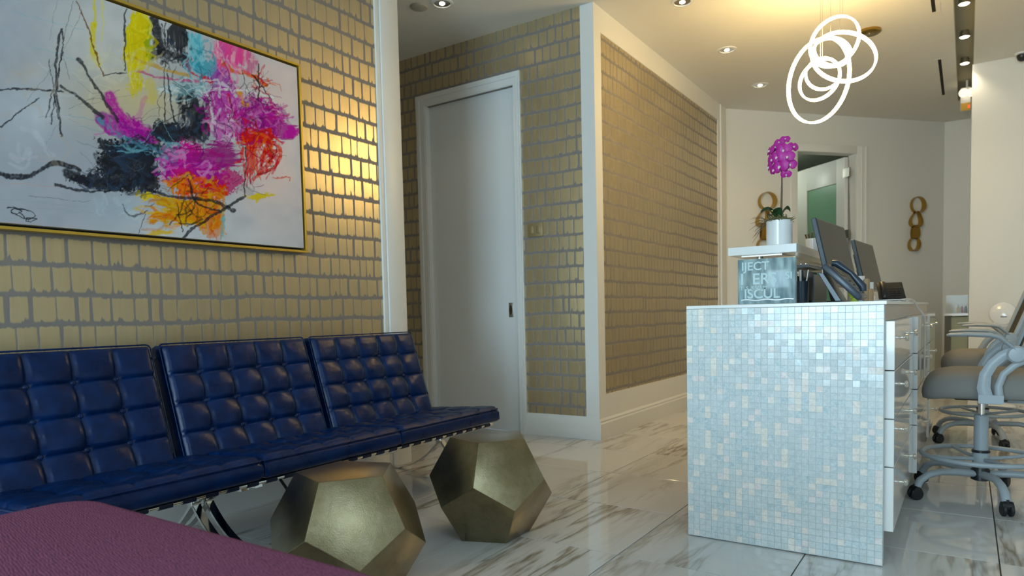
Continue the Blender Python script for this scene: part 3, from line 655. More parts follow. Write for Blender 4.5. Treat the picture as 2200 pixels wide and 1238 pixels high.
# ------------------------------------------------------------------ faceted brass stools
def stool(label, a, cx, cy, th):
    V_ = []
    for R_, z, off in ((.905, 1.1135, 0), (1.395, .2629, 0), (1.395, -.2629, 36), (.87, -1.1135, 36)):
        for k in range(5):
            t = th+math.radians(72*k+off); V_.append((cx+a*R_*math.cos(t), cy+a*R_*math.sin(t), a*(z+1.1135)))
    T, U_, L_, B = (range(0, 5), range(5, 10), range(10, 15), range(15, 20))
    fs = [tuple(T), tuple(reversed(B))]
    for k in range(5):
        q = (k+1) % 5
        fs.append((T[k], U_[k], L_[k], U_[q], T[q])); fs.append((B[k], B[q], L_[q], U_[q], L_[k]))
    o = build('faceted_stool', MB().add(V_, fs), brass_m, None, origin=(cx, cy, 0), bevel=.0035, seg=2, sharp=25)
    tag(o, label, 'stool', 'brass dodecahedron stools')
stool('brass dodecahedron stool nearest the plum ottoman, with its pale face forward', .189, -1.750, 1.579, .003)
stool('brass dodecahedron stool farther back, between the sofa end and the mosaic desk', .189, -1.694, 2.340, 1.297)
# ------------------------------------------------------------------ plum ottoman
def ottoman():
    r = thing('ottoman', 'plum woven fabric ottoman with rounded corners in the near foreground', 'ottoman', (-1.2, .35, 0))
    X0, X1, Y0_, Y1_ = -1.975, -.35, -.55, .868; zt = .482; R = .11
    m = MB(); n = 10
    def outline(ins, rr):
        out = []
        for (cx, cy, a0) in ((X1-rr-ins, Y1_-rr-ins, 0), (X0+rr+ins, Y1_-rr-ins, 90), (X0+rr+ins, Y0_+rr+ins, 180), (X1-rr-ins, Y0_+rr+ins, 270)):
            for k in range(n+1):
                t = math.radians(a0+90*k/n); out.append((cx+rr*math.cos(t), cy+rr*math.sin(t)))
        return out
    lv = [(.10, .004), (.12, 0), (.40, 0)]+[(zt-.05+.05*math.sin(t), .05*(1-math.cos(t))) for t in [math.radians(a) for a in (0, 20, 40, 60, 75, 88)]]+[(zt+.004, .12), (zt+.010, .25), (zt+.013, .4)]
    vs = []; fs = []; k = 4*(n+1)
    for (z, ins) in lv:
        rr = max(R-ins*.6, .03); vs += [(x, y, z) for x, y in outline(ins, rr)]
    for i in range(len(lv)-1):
        for j in range(k): fs.append((i*k+j, i*k+(j+1) % k, (i+1)*k+(j+1) % k, (i+1)*k+j))
    fs.append(tuple(range((len(lv)-1)*k, len(lv)*k))); fs.append(tuple(range(k-1, -1, -1)))
    m.add(vs, fs); build('upholstered_body', m, plum, r, sharp=60)
    for (x, y) in ((X0+.12, Y0_+.12), (X1-.12, Y0_+.12), (X0+.12, Y1_-.12), (X1-.12, Y1_-.12)):
        build('leg', MB().lathe([(.018, 0), (.022, .02), (.028, .11)], (x, y, 0), 16), black, r)
ottoman()
# ------------------------------------------------------------------ reception desk
YD = 2.714; DXL, DXR = -.957, -.243; ZT = .955
def mosaic():
    r = thing('mosaic_panel', 'mother of pearl mosaic end panel of the reception desk', 'mosaic panel', ((DXL+DXR)/2, YD+.02, 0))
    build('backing_panel', MB().box((DXL, YD+.0016, .004), (DXR, YD+.04, ZT-.014)), mgrout, r)
    nc, nr = 29, 38; px = (DXR-DXL)/nc; pz = (ZT-.014-.006)/nr; g = .00045
    cells = []
    for i in range(nc):
        for j in range(nr):
            x = DXL+(i+.5)*px; z = .006+(j+.5)*pz; cells.append(((x*x+YD*YD+(z-.935)**2), x, z, i, j))
    cells.sort(); meshes = {}
    grid = np.random.default_rng(5).random((nc, nr))
    def kind(i, j):
        v = grid[i, j]
        if j > 0 and grid[i, j-1] < .05 and v < .5: return 3
        return 3 if v < .085 else 4 if v < .155 else 2 if v < .27 else 0 if v < .68 else 1
    def tilebox(c, mb, mi, rot=(0, 0)):
        hx, hz = px/2-g, pz/2-g; x, z = c
        f = [(-hx, -hz), (hx, -hz), (hx, hz), (-hx, hz)]; b = .0004
        fr_ = [(x+a*(1-b/hx), YD+rot[0]*a+rot[1]*c_, z+c_*(1-b/hz)) for a, c_ in f]; md = [(x+a, YD+.0012, z+c_) for a, c_ in f]; bk = [(x+a, YD+.005, z+c_) for a, c_ in f]
        fs = [(0, 1, 2, 3)]+[(k, k+4, (k+1) % 4+4, (k+1) % 4) for k in range(4)]+[(k+4, k+8, (k+1) % 4+8, (k+1) % 4+4) for k in range(4)]
        mb.add(fr_+md+bk, fs, mi)
    rest = MB()
    for n, (d, x, z, i, j) in enumerate(cells):
        kd = kind(i, j)
        if n < 300:
            if kd not in meshes:
                mb = MB(); tilebox((0, 0), mb, 0); mb.v = [(a, b-YD, c) for a, b, c in mb.v]
                o = build('mosaic_tile', mb, PEARL[kd], None, origin=(0, 0, 0), sharp=20); meshes[kd] = o.data
            else:
                o = bpy.data.objects.new('mosaic_tile', meshes[kd]); C.objects.link(o)
            o.parent = r; o.location = Vector((x, YD, z))-Vector(r['_o']); o.rotation_euler = (random.gauss(0, .012), 0, random.gauss(0, .012))
        else:
            tilebox((x, z), rest, kd, (random.gauss(0, .012), random.gauss(0, .012)))
    o = build('mosaic_field', rest, PEARL, r, sharp=20, weld=False); o['kind'] = 'stuff'
mosaic()
wt = thing('desk_worktop', 'long white worktop running back from the mosaic panel with tan front edge', 'worktop', (-.6, 4.2, .885))
build('slab', MB().box((DXL, YD, ZT-.013), (-.235, 5.75, ZT)), worktop_m, wt, bevel=.0015, seg=1)
build('apron', MB().box((-.30, YD+.042, .885), (-.243, 5.74, ZT-.0135)), apron_m, wt)
def drawers(label, ya_, yb_, xf_, splits, knobs):
    r = thing('drawer_cabinet', label, 'cabinet', (-.5, (ya_+yb_)/2, 0), 'drawer cabinets under the worktop')
    build('carcass', MB().box((-.95, ya_+.004, .10), (xf_-.034, yb_-.004, .8845)), lac, r)
    build('toe_kick', MB().box((-.92, ya_+.01, 0), (xf_-.15, yb_-.01, .10)), lac, r)
    for a, b in zip(splits[:-1], splits[1:]):
        d = build('drawer', MB().box((xf_-.032, ya_, a+.002), (xf_, yb_, b-.002)), lac, r, bevel=.0012, seg=1)
        for yk in knobs:
            z = (a+b)/2+.02
            kb = MB().lathe([(.008, 0), (.005, .004), (.0045, .016), (.013, .020), (.014, .027), (.009, .031)], (xf_, yk, z), 14, axis=(1, 0, 0))
            build('knob', kb, chrome, d)
sp4 = [.118, .355, .53, .705, .884]
drawers('white lacquer drawer cabinet directly behind the mosaic panel', YD+.045, 3.76, -.213, sp4, (2.98, 3.52))
drawers('white lacquer drawer cabinet beside the nearer drafting chair', 3.80, 4.84, -.196, sp4, (4.62,))
drawers('white lacquer drawer cabinet at the far end of the desk', 4.88, 5.72, -.190, sp4, (5.22,))
# raised shelf
rs = thing('raised_shelf', 'raised white transaction shelf on steel posts above the desk', 'shelf', (-.8, 4.2, ZT))
build('board', MB().box((-.985, 3.40, 1.200), (-.667, 5.45, 1.240)), worktop_m, rs, bevel=.0015, seg=1)
build('support_plate', MB().box((-.93, 3.44, 1.193), (-.74, 5.40, 1.1995)), steel, rs)
for y in (3.52, 4.4, 5.3):
    p = build('post', MB().tube([(-.862, y, ZT), (-.862, y, 1.193)], .016, 16), chrome, rs)
    build('post_flange', MB().lathe([(.03, 0), (.03, .005), (.017, .008)], (-.862, y, ZT), 20), chrome, p)
# glass sign block
sg = thing('glass_sign', 'thick glass sign block with etched capital letters on the desk corner', 'sign', (-.653, 2.78, ZT))
build('glass_block', MB().box((-.762, 2.762, ZT+.001), (-.545, 2.790, 1.133)), sign_m, sg, bevel=.0025, seg=2)
def text(body, x, z, size, parent, depth=.0006):
    cu = bpy.data.curves.new('lettering', 'FONT'); cu.body = body; cu.size = size; cu.extrude = depth; cu.offset = size*.018
    o = bpy.data.objects.new('lettering', cu); C.objects.link(o)
    bpy.context.view_layer.update(); dg = bpy.context.evaluated_depsgraph_get(); me = bpy.data.meshes.new_from_object(o.evaluated_get(dg))
    bpy.data.objects.remove(o); t = bpy.data.objects.new('lettering', me); C.objects.link(t); me.materials.clear(); me.materials.append(sign_txt)
    t.rotation_euler = (math.radians(90), 0, 0); t.parent = parent; t.location = Vector((x, 2.7610, z))-Vector(parent['_o']); t['_o'] = list(parent['_o'])
text('IJECT', -.748, 1.089, .046, sg); text('I', -.752, 1.034, .062, sg); text('ERS', -.706, 1.034, .060, sg); text('SI', -.583, 1.050, .038, sg)
text('T  S  E V I M', -.752, 1.012, .020, sg); text('ISCUL', -.738, .979, .052, sg)
wv = MB(); wp = [(-.748+.0068*i, 2.7605,   .9715+.0022*math.sin(i*.55)) for i in range(30)]; wv.tube(wp, .0028, 8); build('wavy_base_line', wv, ceramic, sg)
# orchid
def orchid():
    cx, cy, z0 = -.765, 3.50, 1.240
    r = thing('potted_orchid', 'magenta orchid in a white cylinder pot on the raised shelf', 'orchid', (cx, cy, z0))
    p = build('pot', MB().lathe([(.055, 0), (.0605, .004), (.0605, .122), (.0575, .122), (.0575, .108), (0, .106)], (cx, cy, z0), 40), ceramic, r)
    m = MB(); rr = random.Random(3)
    for i in range(240):
        t = rr.random()*6.28; q = rr.random()**.5*.055; h = z0+.112+.022*(1-(q/.055)**2)
        a = Vector((cx+q*math.cos(t), cy+q*math.sin(t), h)); d = Vector((rr.gauss(0, 1), rr.gauss(0, 1), rr.random()*1.0)).normalized()*rr.uniform(.015, .035)
        m.tube([a, a+d*.5+Vector((0, 0, .004)), a+d], [.0022, .0018, .0008], 4)
    o = build('moss', m, moss_m, r); o['kind'] = 'stuff'
    for i in range(9):
        a = Vector((cx-.045, cy-.02+.004*i, z0+.122)); e = Vector((cx-.115-.012*(i % 3), cy-.05+.012*i, z0+.145-.030*(i % 5)))
        mid = (a+e)/2+Vector((0, 0, .012)); build('air_root', MB().tube([a, mid, e], [.002, .0016, .0006], 5), stem_m, r)
    for (ang, L, up, wd) in ((200, .085, .055, .030), (150, .075, .03, .026), (20, .05, .055, .026), (255, .07, .045, .030)):
        n = 9; vs = []; fs = []
        t = math.radians(ang); du = Vector((math.cos(t), math.sin(t), 0)); dv = Vector((-du.y, du.x, 0))
        for i in range(n):
            s = i/(n-1); c = Vector((cx, cy, z0+.115))+du*(L*s)+Vector((0, 0, up*math.sin(s*2.4)+.012*s)); wdt = wd*math.sin(math.pi*min(s*.93+.06, 1))**.7
            for q in (-1, -.5, 0, .5, 1): vs.append(c+dv*(wdt*q)+Vector((0, 0, .012*q*q)))
        for i in range(n-1):
            for q in range(4): fs.append((i*5+q, i*5+q+1, (i+1)*5+q+1, (i+1)*5+q))
        k = len(vs); vs += [v-Vector((0, 0, .0025)) for v in vs]; fs += [tuple(x+k for x in reversed(f)) for f in fs]
        build('leaf', MB().add(vs, fs), leaf_m, r, sharp=80)
    stem = [(cx+.004, cy, z0+.11), (cx+.010, cy, z0+.18), (cx+.012, cy, z0+.26), (cx+.012, cy, z0+.33), (cx+.006, cy-.005, z0+.42), (cx+.002, cy-.01, z0+.49)]
    build('stem', MB().tube(stem, [.0045, .0042, .004, .0035, .003, .002], 8), stem_m, r)
    build('support_stick', MB().tube([(cx+.002, cy+.006, z0+.11), (cx+.008, cy+.006, z0+.29)], .0022, 6), wood, r)
    def flower(c, yaw, pitch, s):
        mb = MB()
        for k, (a, L, wd) in enumerate(((90, .9, .42), (210, .88, .40), (330, .88, .40), (8, 1., .62), (172, 1., .62))):
            t = math.radians(a); u = Vector((math.cos(t), 0, math.sin(t))); v = Vector((-math.sin(t), 0, math.cos(t))); n = 7; vs = []; fs = []
            yo = -.004 if k > 2 else .002
            for i in range(n):
                q = i/(n-1); wdt = wd*math.sin(math.pi*min(q*.90+.07, 1))**.65
                for e in (-1, -.5, 0, .5, 1): vs.append(Vector((0, yo, 0))+u*(s*L*q)+v*(s*wdt*e)+Vector((0, s*(.25*q*q*.8-.12*(1-e*e)*math.sin(math.pi*q)), 0)))
            for i in range(n-1):
                for e in range(4): fs.append((i*5+e, i*5+e+1, (i+1)*5+e+1, (i+1)*5+e))
            kk = len(vs); vs += [x+Vector((0, .0012, 0)) for x in vs]; fs += [tuple(x+kk for x in reversed(f)) for f in fs]
            mb.add(vs, fs)
        T = Matrix.Translation(c) @ Matrix.Rotation(yaw, 4, 'Z') @ Matrix.Rotation(pitch, 4, 'X')
        f = build('flower', mb.xf(T), petal_m, r, sharp=80)
        lip = MB().sphere((0, -.006*s/.035, -.002), .0062*s/.035, 8, 6, (.9, 1.1, .8)).sphere((0, -.010*s/.035, -.006*s/.035), .004*s/.035, 8, 6)
        build('lip', lip.xf(T), petal_l, f)
    cam_yaw = math.radians(-12)
    for (dx, dy, zz, yw, pt, s) in ((.026, -.035, 1.690, .15, .1, .038), (.012, -.040, 1.615, -.15, .15, .042), (.052, -.030, 1.620, .55, .0, .034), (-.022, -.03, 1.655, -.35, .05, .036), (-.036, -.015, 1.700, -.7, -.2, .034), (-.040, -.01, 1.625, -.9, .1, .034), (.004, -.012, 1.735, .1, -.35, .028), (.062, -.010, 1.705, 1.0, -.2, .030), (.034, -.02, 1.578, .4, .4, .026), (-.012, -.015, 1.712, -.3, -.3, .034), (.044, -.045, 1.655, .3, .05, .036), (.0, -.045, 1.660, -.1, .1, .036), (-.016, -.03, 1.605, -.4, .2, .034), (.03, -.02, 1.745, .5, -.4, .024)):
        flower(Vector((cx+dx*1.05, cy+dy, zz)), cam_yaw+yw, pt, s)
orchid()
# brush cup on the shelf
cp = thing('brush_cup', 'white cup of brown brushes on the raised shelf behind the monitor', 'cup', (-.71, 4.05, 1.24))
build('cup', MB().lathe([(.030, 0), (.036, .004), (.040, .075), (.037, .075), (.034, .01), (0, .008)], (-.71, 4.05, 1.24), 28), ceramic, cp)
for i in range(9):
    a = i*2.4; build('brush', MB().tube([(-.71+.014*math.cos(a), 4.05+.014*math.sin(a), 1.26), (-.71+.038*math.cos(a), 4.05+.034*math.sin(a), 1.335+.006*(i % 3))], [.003, .005], 6), stem_m, cp)
# monitors
def monitor(label, y0_, x_t, yaw):
    r = thing('monitor', label, 'monitor', (-.56, y0_+.27, ZT), 'monitors on the reception desk')
    Wd, Ht = .55, .325
    T = Matrix.Translation((x_t, y0_, 1.035)) @ Matrix.Rotation(yaw, 4, 'Z') @ Matrix.Rotation(math.radians(-12.5), 4, 'Y')
    build('housing', MB().box((-.022, 0, 0), (.0, Wd, Ht)).box((-.05, .12, .05), (-.022, Wd-.12, .25)).xf(T), navy, r, bevel=.003, seg=1)
    build('screen', MB().box((.0002, .006, .012), (.0015, Wd-.006, Ht-.006)).xf(T), screen_m, r)
    sd = MB().box((-.075, .24, -.06), (-.045, .31, .16)).xf(T); build('stand', sd, black, r, bevel=.003, seg=1)
    build('stand_base', MB().box((x_t-.17, y0_+.16, ZT), (x_t+.03, y0_+.40, ZT+.012)), black, r, bevel=.004, seg=1)
monitor('nearer tilted monitor on the desk, seen edge-on beside the shelf', 3.40, -.515, math.radians(-4.5))
monitor('farther smaller-looking monitor on the desk, below the door hinge', 4.68, -.515, math.radians(-4.5))
# desk phones
def phone(name, label, x, y, yaw, tilt, body, screen=True, sc=1.):
    r = thing(name, label, 'phone', (x, y, ZT), 'desk phones')
    T = Matrix.Translation((x, y, ZT+.004)) @ Matrix.Rotation(yaw, 4, 'Z') @ Matrix.Scale(sc, 4)
    Tt = T @ Matrix.Rotation(tilt, 4, 'X')      # local: x width, y up the face
    build('body', MB().box((-.10, 0, 0), (.10, .20, .026)).xf(Tt), body, r, bevel=.004, seg=2)
    build('stand_leg', MB().prism([(.06, .0), (.085, .0), (.155, .135*math.tan(tilt)*.9), (.13, .115*math.tan(tilt))], -.085, .085, 'yz').xf(T), body, r, bevel=.002, seg=1)
    hs = MB().tube([(-.065, .015, .040), (-.065, .03, .052), (-.065, .10, .060), (-.065, .17, .052), (-.065, .185, .040)], [.017, .021, .014, .021, .017], 10, sx=.75, sy=1.15, up=(0, 0, 1)).xf(Tt)
    build('handset', hs, body, r, sharp=60)
    build('display', MB().box((-.03, .125, .0262), (.085, .185, .0285)).xf(Tt), screen_m if screen else body, r)
    for i in range(3):
        for j in range(4): build('key', MB().box((-.015+.03*i, .02+.024*j, .0262), (.005+.03*i, .034+.024*j, .030)).xf(Tt), black, r)
phone('desk_phone', 'dark blue-grey desk phone propped on its stand beside the glass sign', -.345, 2.95, math.radians(90), math.radians(46), navy, True, .92)
phone('desk_phone', 'black desk phone with upright display at the far end of the desk', -.345, 4.33, math.radians(20), math.radians(50), black, True, .66)
# file organiser under the shelf
og = thing('desk_organiser', 'black wire organiser under the raised shelf beside the glass sign', 'organiser', (-.62, 3.2, ZT))
build('tray', MB().box((-.70, 3.05, ZT), (-.53, 3.36, ZT+.012)), black, og)
for i in range(5): build('divider', MB().box((-.70+.041*i, 3.06, ZT+.012), (-.695+.041*i, 3.36, ZT+.12+.02*(i % 2))), black, og)
build('top_grid', MB().box((-.70, 3.05, ZT+.150), (-.55, 3.36, ZT+.162)), black, og)
for i in range(8): build('wire', MB().tube([(-.695+.019*i, 3.05, ZT+.165), (-.695+.019*i, 3.36, ZT+.168)], .002, 6), steel, og)
st_ = thing('pen_cup', 'dark blue pen cup behind the glass sign', 'cup', (-.565, 2.97, ZT))
build('cup', MB().lathe([(.028, 0), (.030, .09), (.027, .09), (.026, .01), (0, .008)], (-.565, 2.97, ZT), 20), navy, st_)
for i in range(4): build('pen', MB().tube([(-.565+.01*math.cos(i*1.6), 2.97+.01*math.sin(i*1.6), ZT+.012), (-.565+.028*math.cos(i*1.6), 2.97+.028*math.sin(i*1.6), ZT+.135)], .004, 8), [steel, black, navy, ceramic][i], st_)
# small desk things
tag(build('tumbler', MB().lathe([(.020, 0), (.031, .115), (.029, .115), (.019, .004), (0, .004)], (-.49, 4.10, ZT+.03), 24).lathe([(.03, 0), (.03, .03)], (-.49, 4.10, ZT), 24), ceramic, None, origin=(-.49, 4.10, ZT)), 'tapered white tumbler standing between the two monitors', 'tumbler')
ch = thing('card_holder', 'upright wooden card holder with pale blue cards behind the desk phone', 'card holder', (-.39, 3.42, ZT))
build('wood_block', MB().box((-.385, 3.40, ZT), (-.368, 3.47, ZT+.105)), wood, ch, bevel=.002, seg=1)
build('card', MB().box((-.404, 3.41, ZT), (-.388, 3.46, ZT+.102)), mat('pale_blue_card', (.5, .62, .78), .5), ch)
build('lip', MB().box((-.368, 3.40, ZT), (-.352, 3.47, ZT+.06)), wood, ch, bevel=.002, seg=1)
bl = MB().sphere((-.425, 3.42, ZT+.045), .026, 14, 10)
for i in range(14):
    t = i*2.4; q = math.acos(1-2*(i+.5)/14); bl.sphere((-.425+.024*math.sin(q)*math.cos(t), 3.42+.024*math.sin(q)*math.sin(t), ZT+.045+.024*math.cos(q)), .007, 6, 4)
bl.lathe([(.02, 0), (.012, .022)], (-.425, 3.42, ZT), 14)
tag(build('toy_ball', bl, mat('lime_rubber', (.45, .55, .06), .5), None, origin=(-.425, 3.42, ZT)), 'small bumpy lime green ball beside the card holder', 'ball')
tag(build('small_mug', MB().lathe([(.022, 0), (.026, .004), (.026, .062), (.023, .062), (.022, .01), (0, .008)], (-.385, 3.53, ZT+.030), 24).box((-.415, 3.50, ZT), (-.355, 3.56, ZT+.030)), ceramic, None, origin=(-.385, 3.53, ZT)), 'small white mug on a block next to the card holder', 'mug')
pp = thing('paper_stack', 'loose stack of white papers lying along the worktop edge', 'papers', (-.345, 3.8, ZT))
for i in range(6): build('sheet', MB().box((-.085, -.12, .0), (.085, .12, .0016)).xf(Matrix.Translation((-.345, 3.74+.06*(i % 3), ZT+.0005+.0022*i)) @ Matrix.Rotation(.12*((i*7) % 5-2), 4, 'Z')), ceramic, pp)
cbp = [(-.36, 4.25, ZT+.010), (-.30, 4.12, ZT+.012), (-.262, 4.06, ZT+.016), (-.243, 4.10, ZT+.013), (-.232, 4.17, ZT+.006), (-.222, 4.20, ZT-.03), (-.200, 4.22, .900), (-.188, 4.23, .876), (-.186, 4.24, .75), (-.187, 4.22, .55)]
tag(build('phone_cable', MB().tube(cbp, .004, 8), wire_m, None, origin=cbp[0]), 'white cable drooping over the worktop edge beside the far phone', 'cable')
# ------------------------------------------------------------------ gold link sculptures
def links(label, s, zt, specs):
    o0 = DM @ Vector((s, -.03, zt)); r = thing('wall_sculpture', label, 'wall sculpture', tuple(o0), 'gold link wall sculptures')
    for (ds, z, rx, rz, kind, dep, tilt) in specs:
        n = 40; vs = []; fs = []
        for i in range(n):
            t = 2*math.pi*i/n; a = rx*math.cos(t); b = rz*math.sin(t)
            if kind == 'tear': a *= (1-.45*math.sin(t))*.95
            ct, st2 = math.cos(tilt), math.sin(tilt); a, b = a*ct-b*st2, a*st2+b*ct
            w0 = dep*(1+.35*math.cos(t+.6)); nrm = .004
            for (rr, y) in ((1, -w0/2), (1, w0/2), (1-.05, w0/2), (1-.05, -w0/2)):
                if kind == 'face': vs.append(DM @ Vector((s+ds+y, -.045-a*rr, z+b*rr)))
                else: vs.append(DM @ Vector((s+ds+a*rr, -.045+y, z+b*rr)))
        for i in range(n):
            for k in range(4): fs.append((i*4+k, i*4+(k+1) % 4, ((i+1) % n)*4+(k+1) % 4, ((i+1) % n)*4+k))
        build('link', MB().add(vs, fs), gold, r, sharp=50)
links('gold chain-link wall sculpture on the pale wall right of the open door', 2.56, 2.2,
      [(.02, 2.135, .098, .098, 'c', .05, .2), (-.005, 1.965, .078, .098, 'tear', .055, -.15), (-.02, 1.815, .036, .085, 'face', .075, 0), (-.03, 1.67, .075, .085, 'c', .05, -.3)])
links('gold chain-link wall sculpture partly behind the orchid pot', .49, 2.2,
      [(.02, 2.14, .105, .098, 'c', .06, .2), (-.03, 1.96, .060, .11, 'tear', .07, -.4), (-.02, 1.80, .036, .095, 'face', .075, 0), (-.03, 1.645, .075, .085, 'c', .06, -.3)])
# ------------------------------------------------------------------ ring chandelier
def chandelier():
    cx, cy = -.678, 6.247
    r = thing('ring_chandelier', 'chandelier of interlocking glowing LED rings hung from the ceiling', 'chandelier', (-.79, 5.06, CZ))
    RG = [((-0.746, 5.0, 2.677), 0.158, (-0.48, 0.635, 0.605)), ((-0.695, 5.03, 2.583), 0.199, (-0.409, 0.833, -0.372)), ((-0.769, 5.06, 2.636), 0.117, (0.275, 0.501, 0.821)),
          ((-0.852, 5.09, 2.471), 0.268, (-0.803, 0.497, 0.328)), ((-0.858, 5.12, 2.49), 0.137, (0.252, 0.961, -0.118)), ((-0.841, 5.15, 2.535), 0.109, (-0.367, 0.923, -0.114))]
    cx, cy = -.79, 5.06
    cn = build('canopy', MB().lathe([(.30, 0), (.30, -.018), (.285, -.024), (0, -.024)], (cx, cy, CZ), 48), gold, r)
    for c, R_, nn in RG:
        c, nn = Vector(c), Vector(nn).normalized(); k = 72; u = (Vector((0, 0, 1))-nn*nn.z).normalized(); w_ = nn.cross(u)
        vs = []; fs = []; hw, ht = .0145, .0055
        for i in range(k):
            t = 2*math.pi*i/k; d = u*math.cos(t)+w_*math.sin(t)
            for (a, b) in ((-ht, -hw), (ht, -hw), (ht, hw), (-ht, hw)): vs.append(c+d*(R_+a)+nn*b)
        for i in range(k):
            for j in range(4): fs.append((i*4+j, i*4+(j+1) % 4, ((i+1) % k)*4+(j+1) % 4, ((i+1) % k)*4+j))
        o = build('ring', MB().add(vs, fs), ring_e, r, sharp=40, bevel=.003, seg=1)
        tpt = c+u*(R_ if u.z > 0 else -R_)*1.0
        build('suspension_wire', MB().tube([tpt, Vector((tpt.x, tpt.y, CZ-.01))], .0012, 5), steel, o)
chandelier()
# ------------------------------------------------------------------ ceiling fittings
def downlight(label, x, y, power, on=True, spot=75):
    r = thing('downlight', label, 'downlight', (x, y, CZ), 'recessed ceiling downlights')
    build('trim_ring', MB().lathe([(.058, .0), (.060, -.006), (.078, -.004), (.080, 0)], (x, y, CZ), 32), ceramic, r)
    build('reflector', MB().lathe([(.058, -.002), (.052, -.0025), (.034, -.0015), (.020, -.0012), (.0, -.001)], (x, y, CZ), 32), chrome, r)
    build('bulb', MB().lathe([(.020, -.002), (.020, -.005), (.014, -.009), (0, -.010)], (x, y, CZ), 20), bulb_e if on else glow_e, r)
    if power: light('downlight_beam', 'SPOT', (x, y, CZ-.03), power, WARM, r, spot_size=math.radians(spot), spot_blend=.9, shadow_soft_size=.05)
downlight('recessed downlight in the niche ceiling above the tall white door', -3.101, 3.84, 5, True, 110)
downlight('recessed downlight nearest the corridor corner post', -1.717, 4.846, 9, True, 120)
downlight('middle recessed downlight of the corridor row', -1.721, 5.944, 9, True, 120)
downlight('farthest recessed downlight of the corridor row', -1.723, 7.062, 9, True, 120)
downlight('added unseen downlight above the sofa, washing the left wall', -2.52, 2.78, 5, True, 105)  # added lamp above the view, lifts the glow on the wallpaper
cpn = thing('ceiling_plate', 'round gold plate on the ceiling beside the glowing rings', 'ceiling plate', (-.678, 6.247, CZ))
build('disc', MB().lathe([(.085, 0), (.085, -.018), (.075, -.024), (0, -.024)], (-.678, 6.247, CZ), 32), gold, cpn); build('screw', MB().lathe([(.010, -.024), (.010, -.028), (0, -.029)], (-.678, 6.247, CZ), 12), steel, cpn)
sd = thing('smoke_detector', 'flat round grey detector on the niche ceiling', 'detector', (-3.265, 3.781, CZ))
build('cover', MB().lathe([(.062, 0), (.060, -.010), (.050, -.014), (0, -.014)], (-3.265, 3.781, CZ), 32), mat('grey_plastic', (.42, .41, .36), .6), sd)
for i, (y, lb) in enumerate(((6.159, 'nearest slot spotlight in the olive ceiling trough'), (6.906, 'middle slot spotlight in the olive ceiling trough'), (7.652, 'farthest slot spotlight in the olive ceiling trough'))):
    x = -.046; r = thing('slot_spotlight', lb, 'spotlight', (x, y, CZ+.06), 'spotlights in the ceiling trough')
    build('housing', MB().lathe([(.03, .0), (.034, -.02), (.040, -.052), (.036, -.052), (.032, -.046)], (x, y, CZ+.06), 24), steel, r)
    build('lamp', MB().lathe([(.036, -.048), (.030, -.055), (0, -.057)], (x, y, CZ+.06), 24), bulb_e, r)
    build('mount', MB().box((x-.012, y+.045, CZ+.04), (x+.012, y+.13, CZ+.06)), black, r)
    light('slot_beam', 'SPOT', (x, y, CZ-.02), 10, (1, .84, .58), r, spot_size=math.radians(115), spot_blend=.8, shadow_soft_size=.04)
for lb, (a, b) in (('black slot air diffuser near the top of the ceiling', (5.0, 6.15)), ('black slot air diffuser beside the lit trough', (7.355, 8.592))):
    r = thing('slot_diffuser', lb, 'air diffuser', (-.235, (a+b)/2, CZ), 'slot diffusers in the ceiling')
    build('slot', MB().box((-.247, a, CZ-.0025), (-.222, b, CZ-.0005)), slot_dark, r); build('flange', MB().box((-.275, a-.02, CZ-.002), (-.247, b+.02, CZ)).box((-.222, a-.02, CZ-.002), (-.19, b+.02, CZ)), ceil_m, r)
ex = thing('emergency_light', 'white emergency lamp with red indicator at the end of the ceiling trough', 'emergency light', (-.03, 8.42, CZ))
build('body', MB().box((-.085, 8.36, 2.90), (.005, 8.46, 3.12)), ceramic, ex, bevel=.012)
build('lamp_head', MB().lathe([(.025, 0), (.042, .03), (.042, .05), (0, .052)], (-.045, 8.35, 3.06), 20, axis=(-.3, -1, -.2)), glow_e, ex)
build('lamp_head', MB().lathe([(.025, 0), (.042, .03), (.042, .05), (0, .052)], (.0, 8.33, 3.05), 20, axis=(.3, -1, -.2)), glow_e, ex)
build('base_plate', MB().box((-.08, 8.345, 2.885), (.003, 8.36, 2.96)), gold, ex); build('indicator', MB().box((-.022, 8.338, 2.905), (.0, 8.346, 2.935)), red_e, ex)
build('stem', MB().tube([(-.03, 8.42, 3.12), (-.03, 8.42, CZ+.06)], .01, 10), ceramic, ex)
dc = thing('dome_camera', 'small black dome camera under the ceiling by the white right wall', 'camera', (.376, 7.64, CZ))
build('dome', MB().lathe([(.04, 0), (.042, -.03), (.034, -.055), (.018, -.068), (0, -.072)], (.376, 7.63, CZ), 24), black, dc); build('collar', MB().lathe([(.055, 0), (.055, -.012), (.04, -.016)], (.376, 7.63, CZ), 24), ceramic, dc)
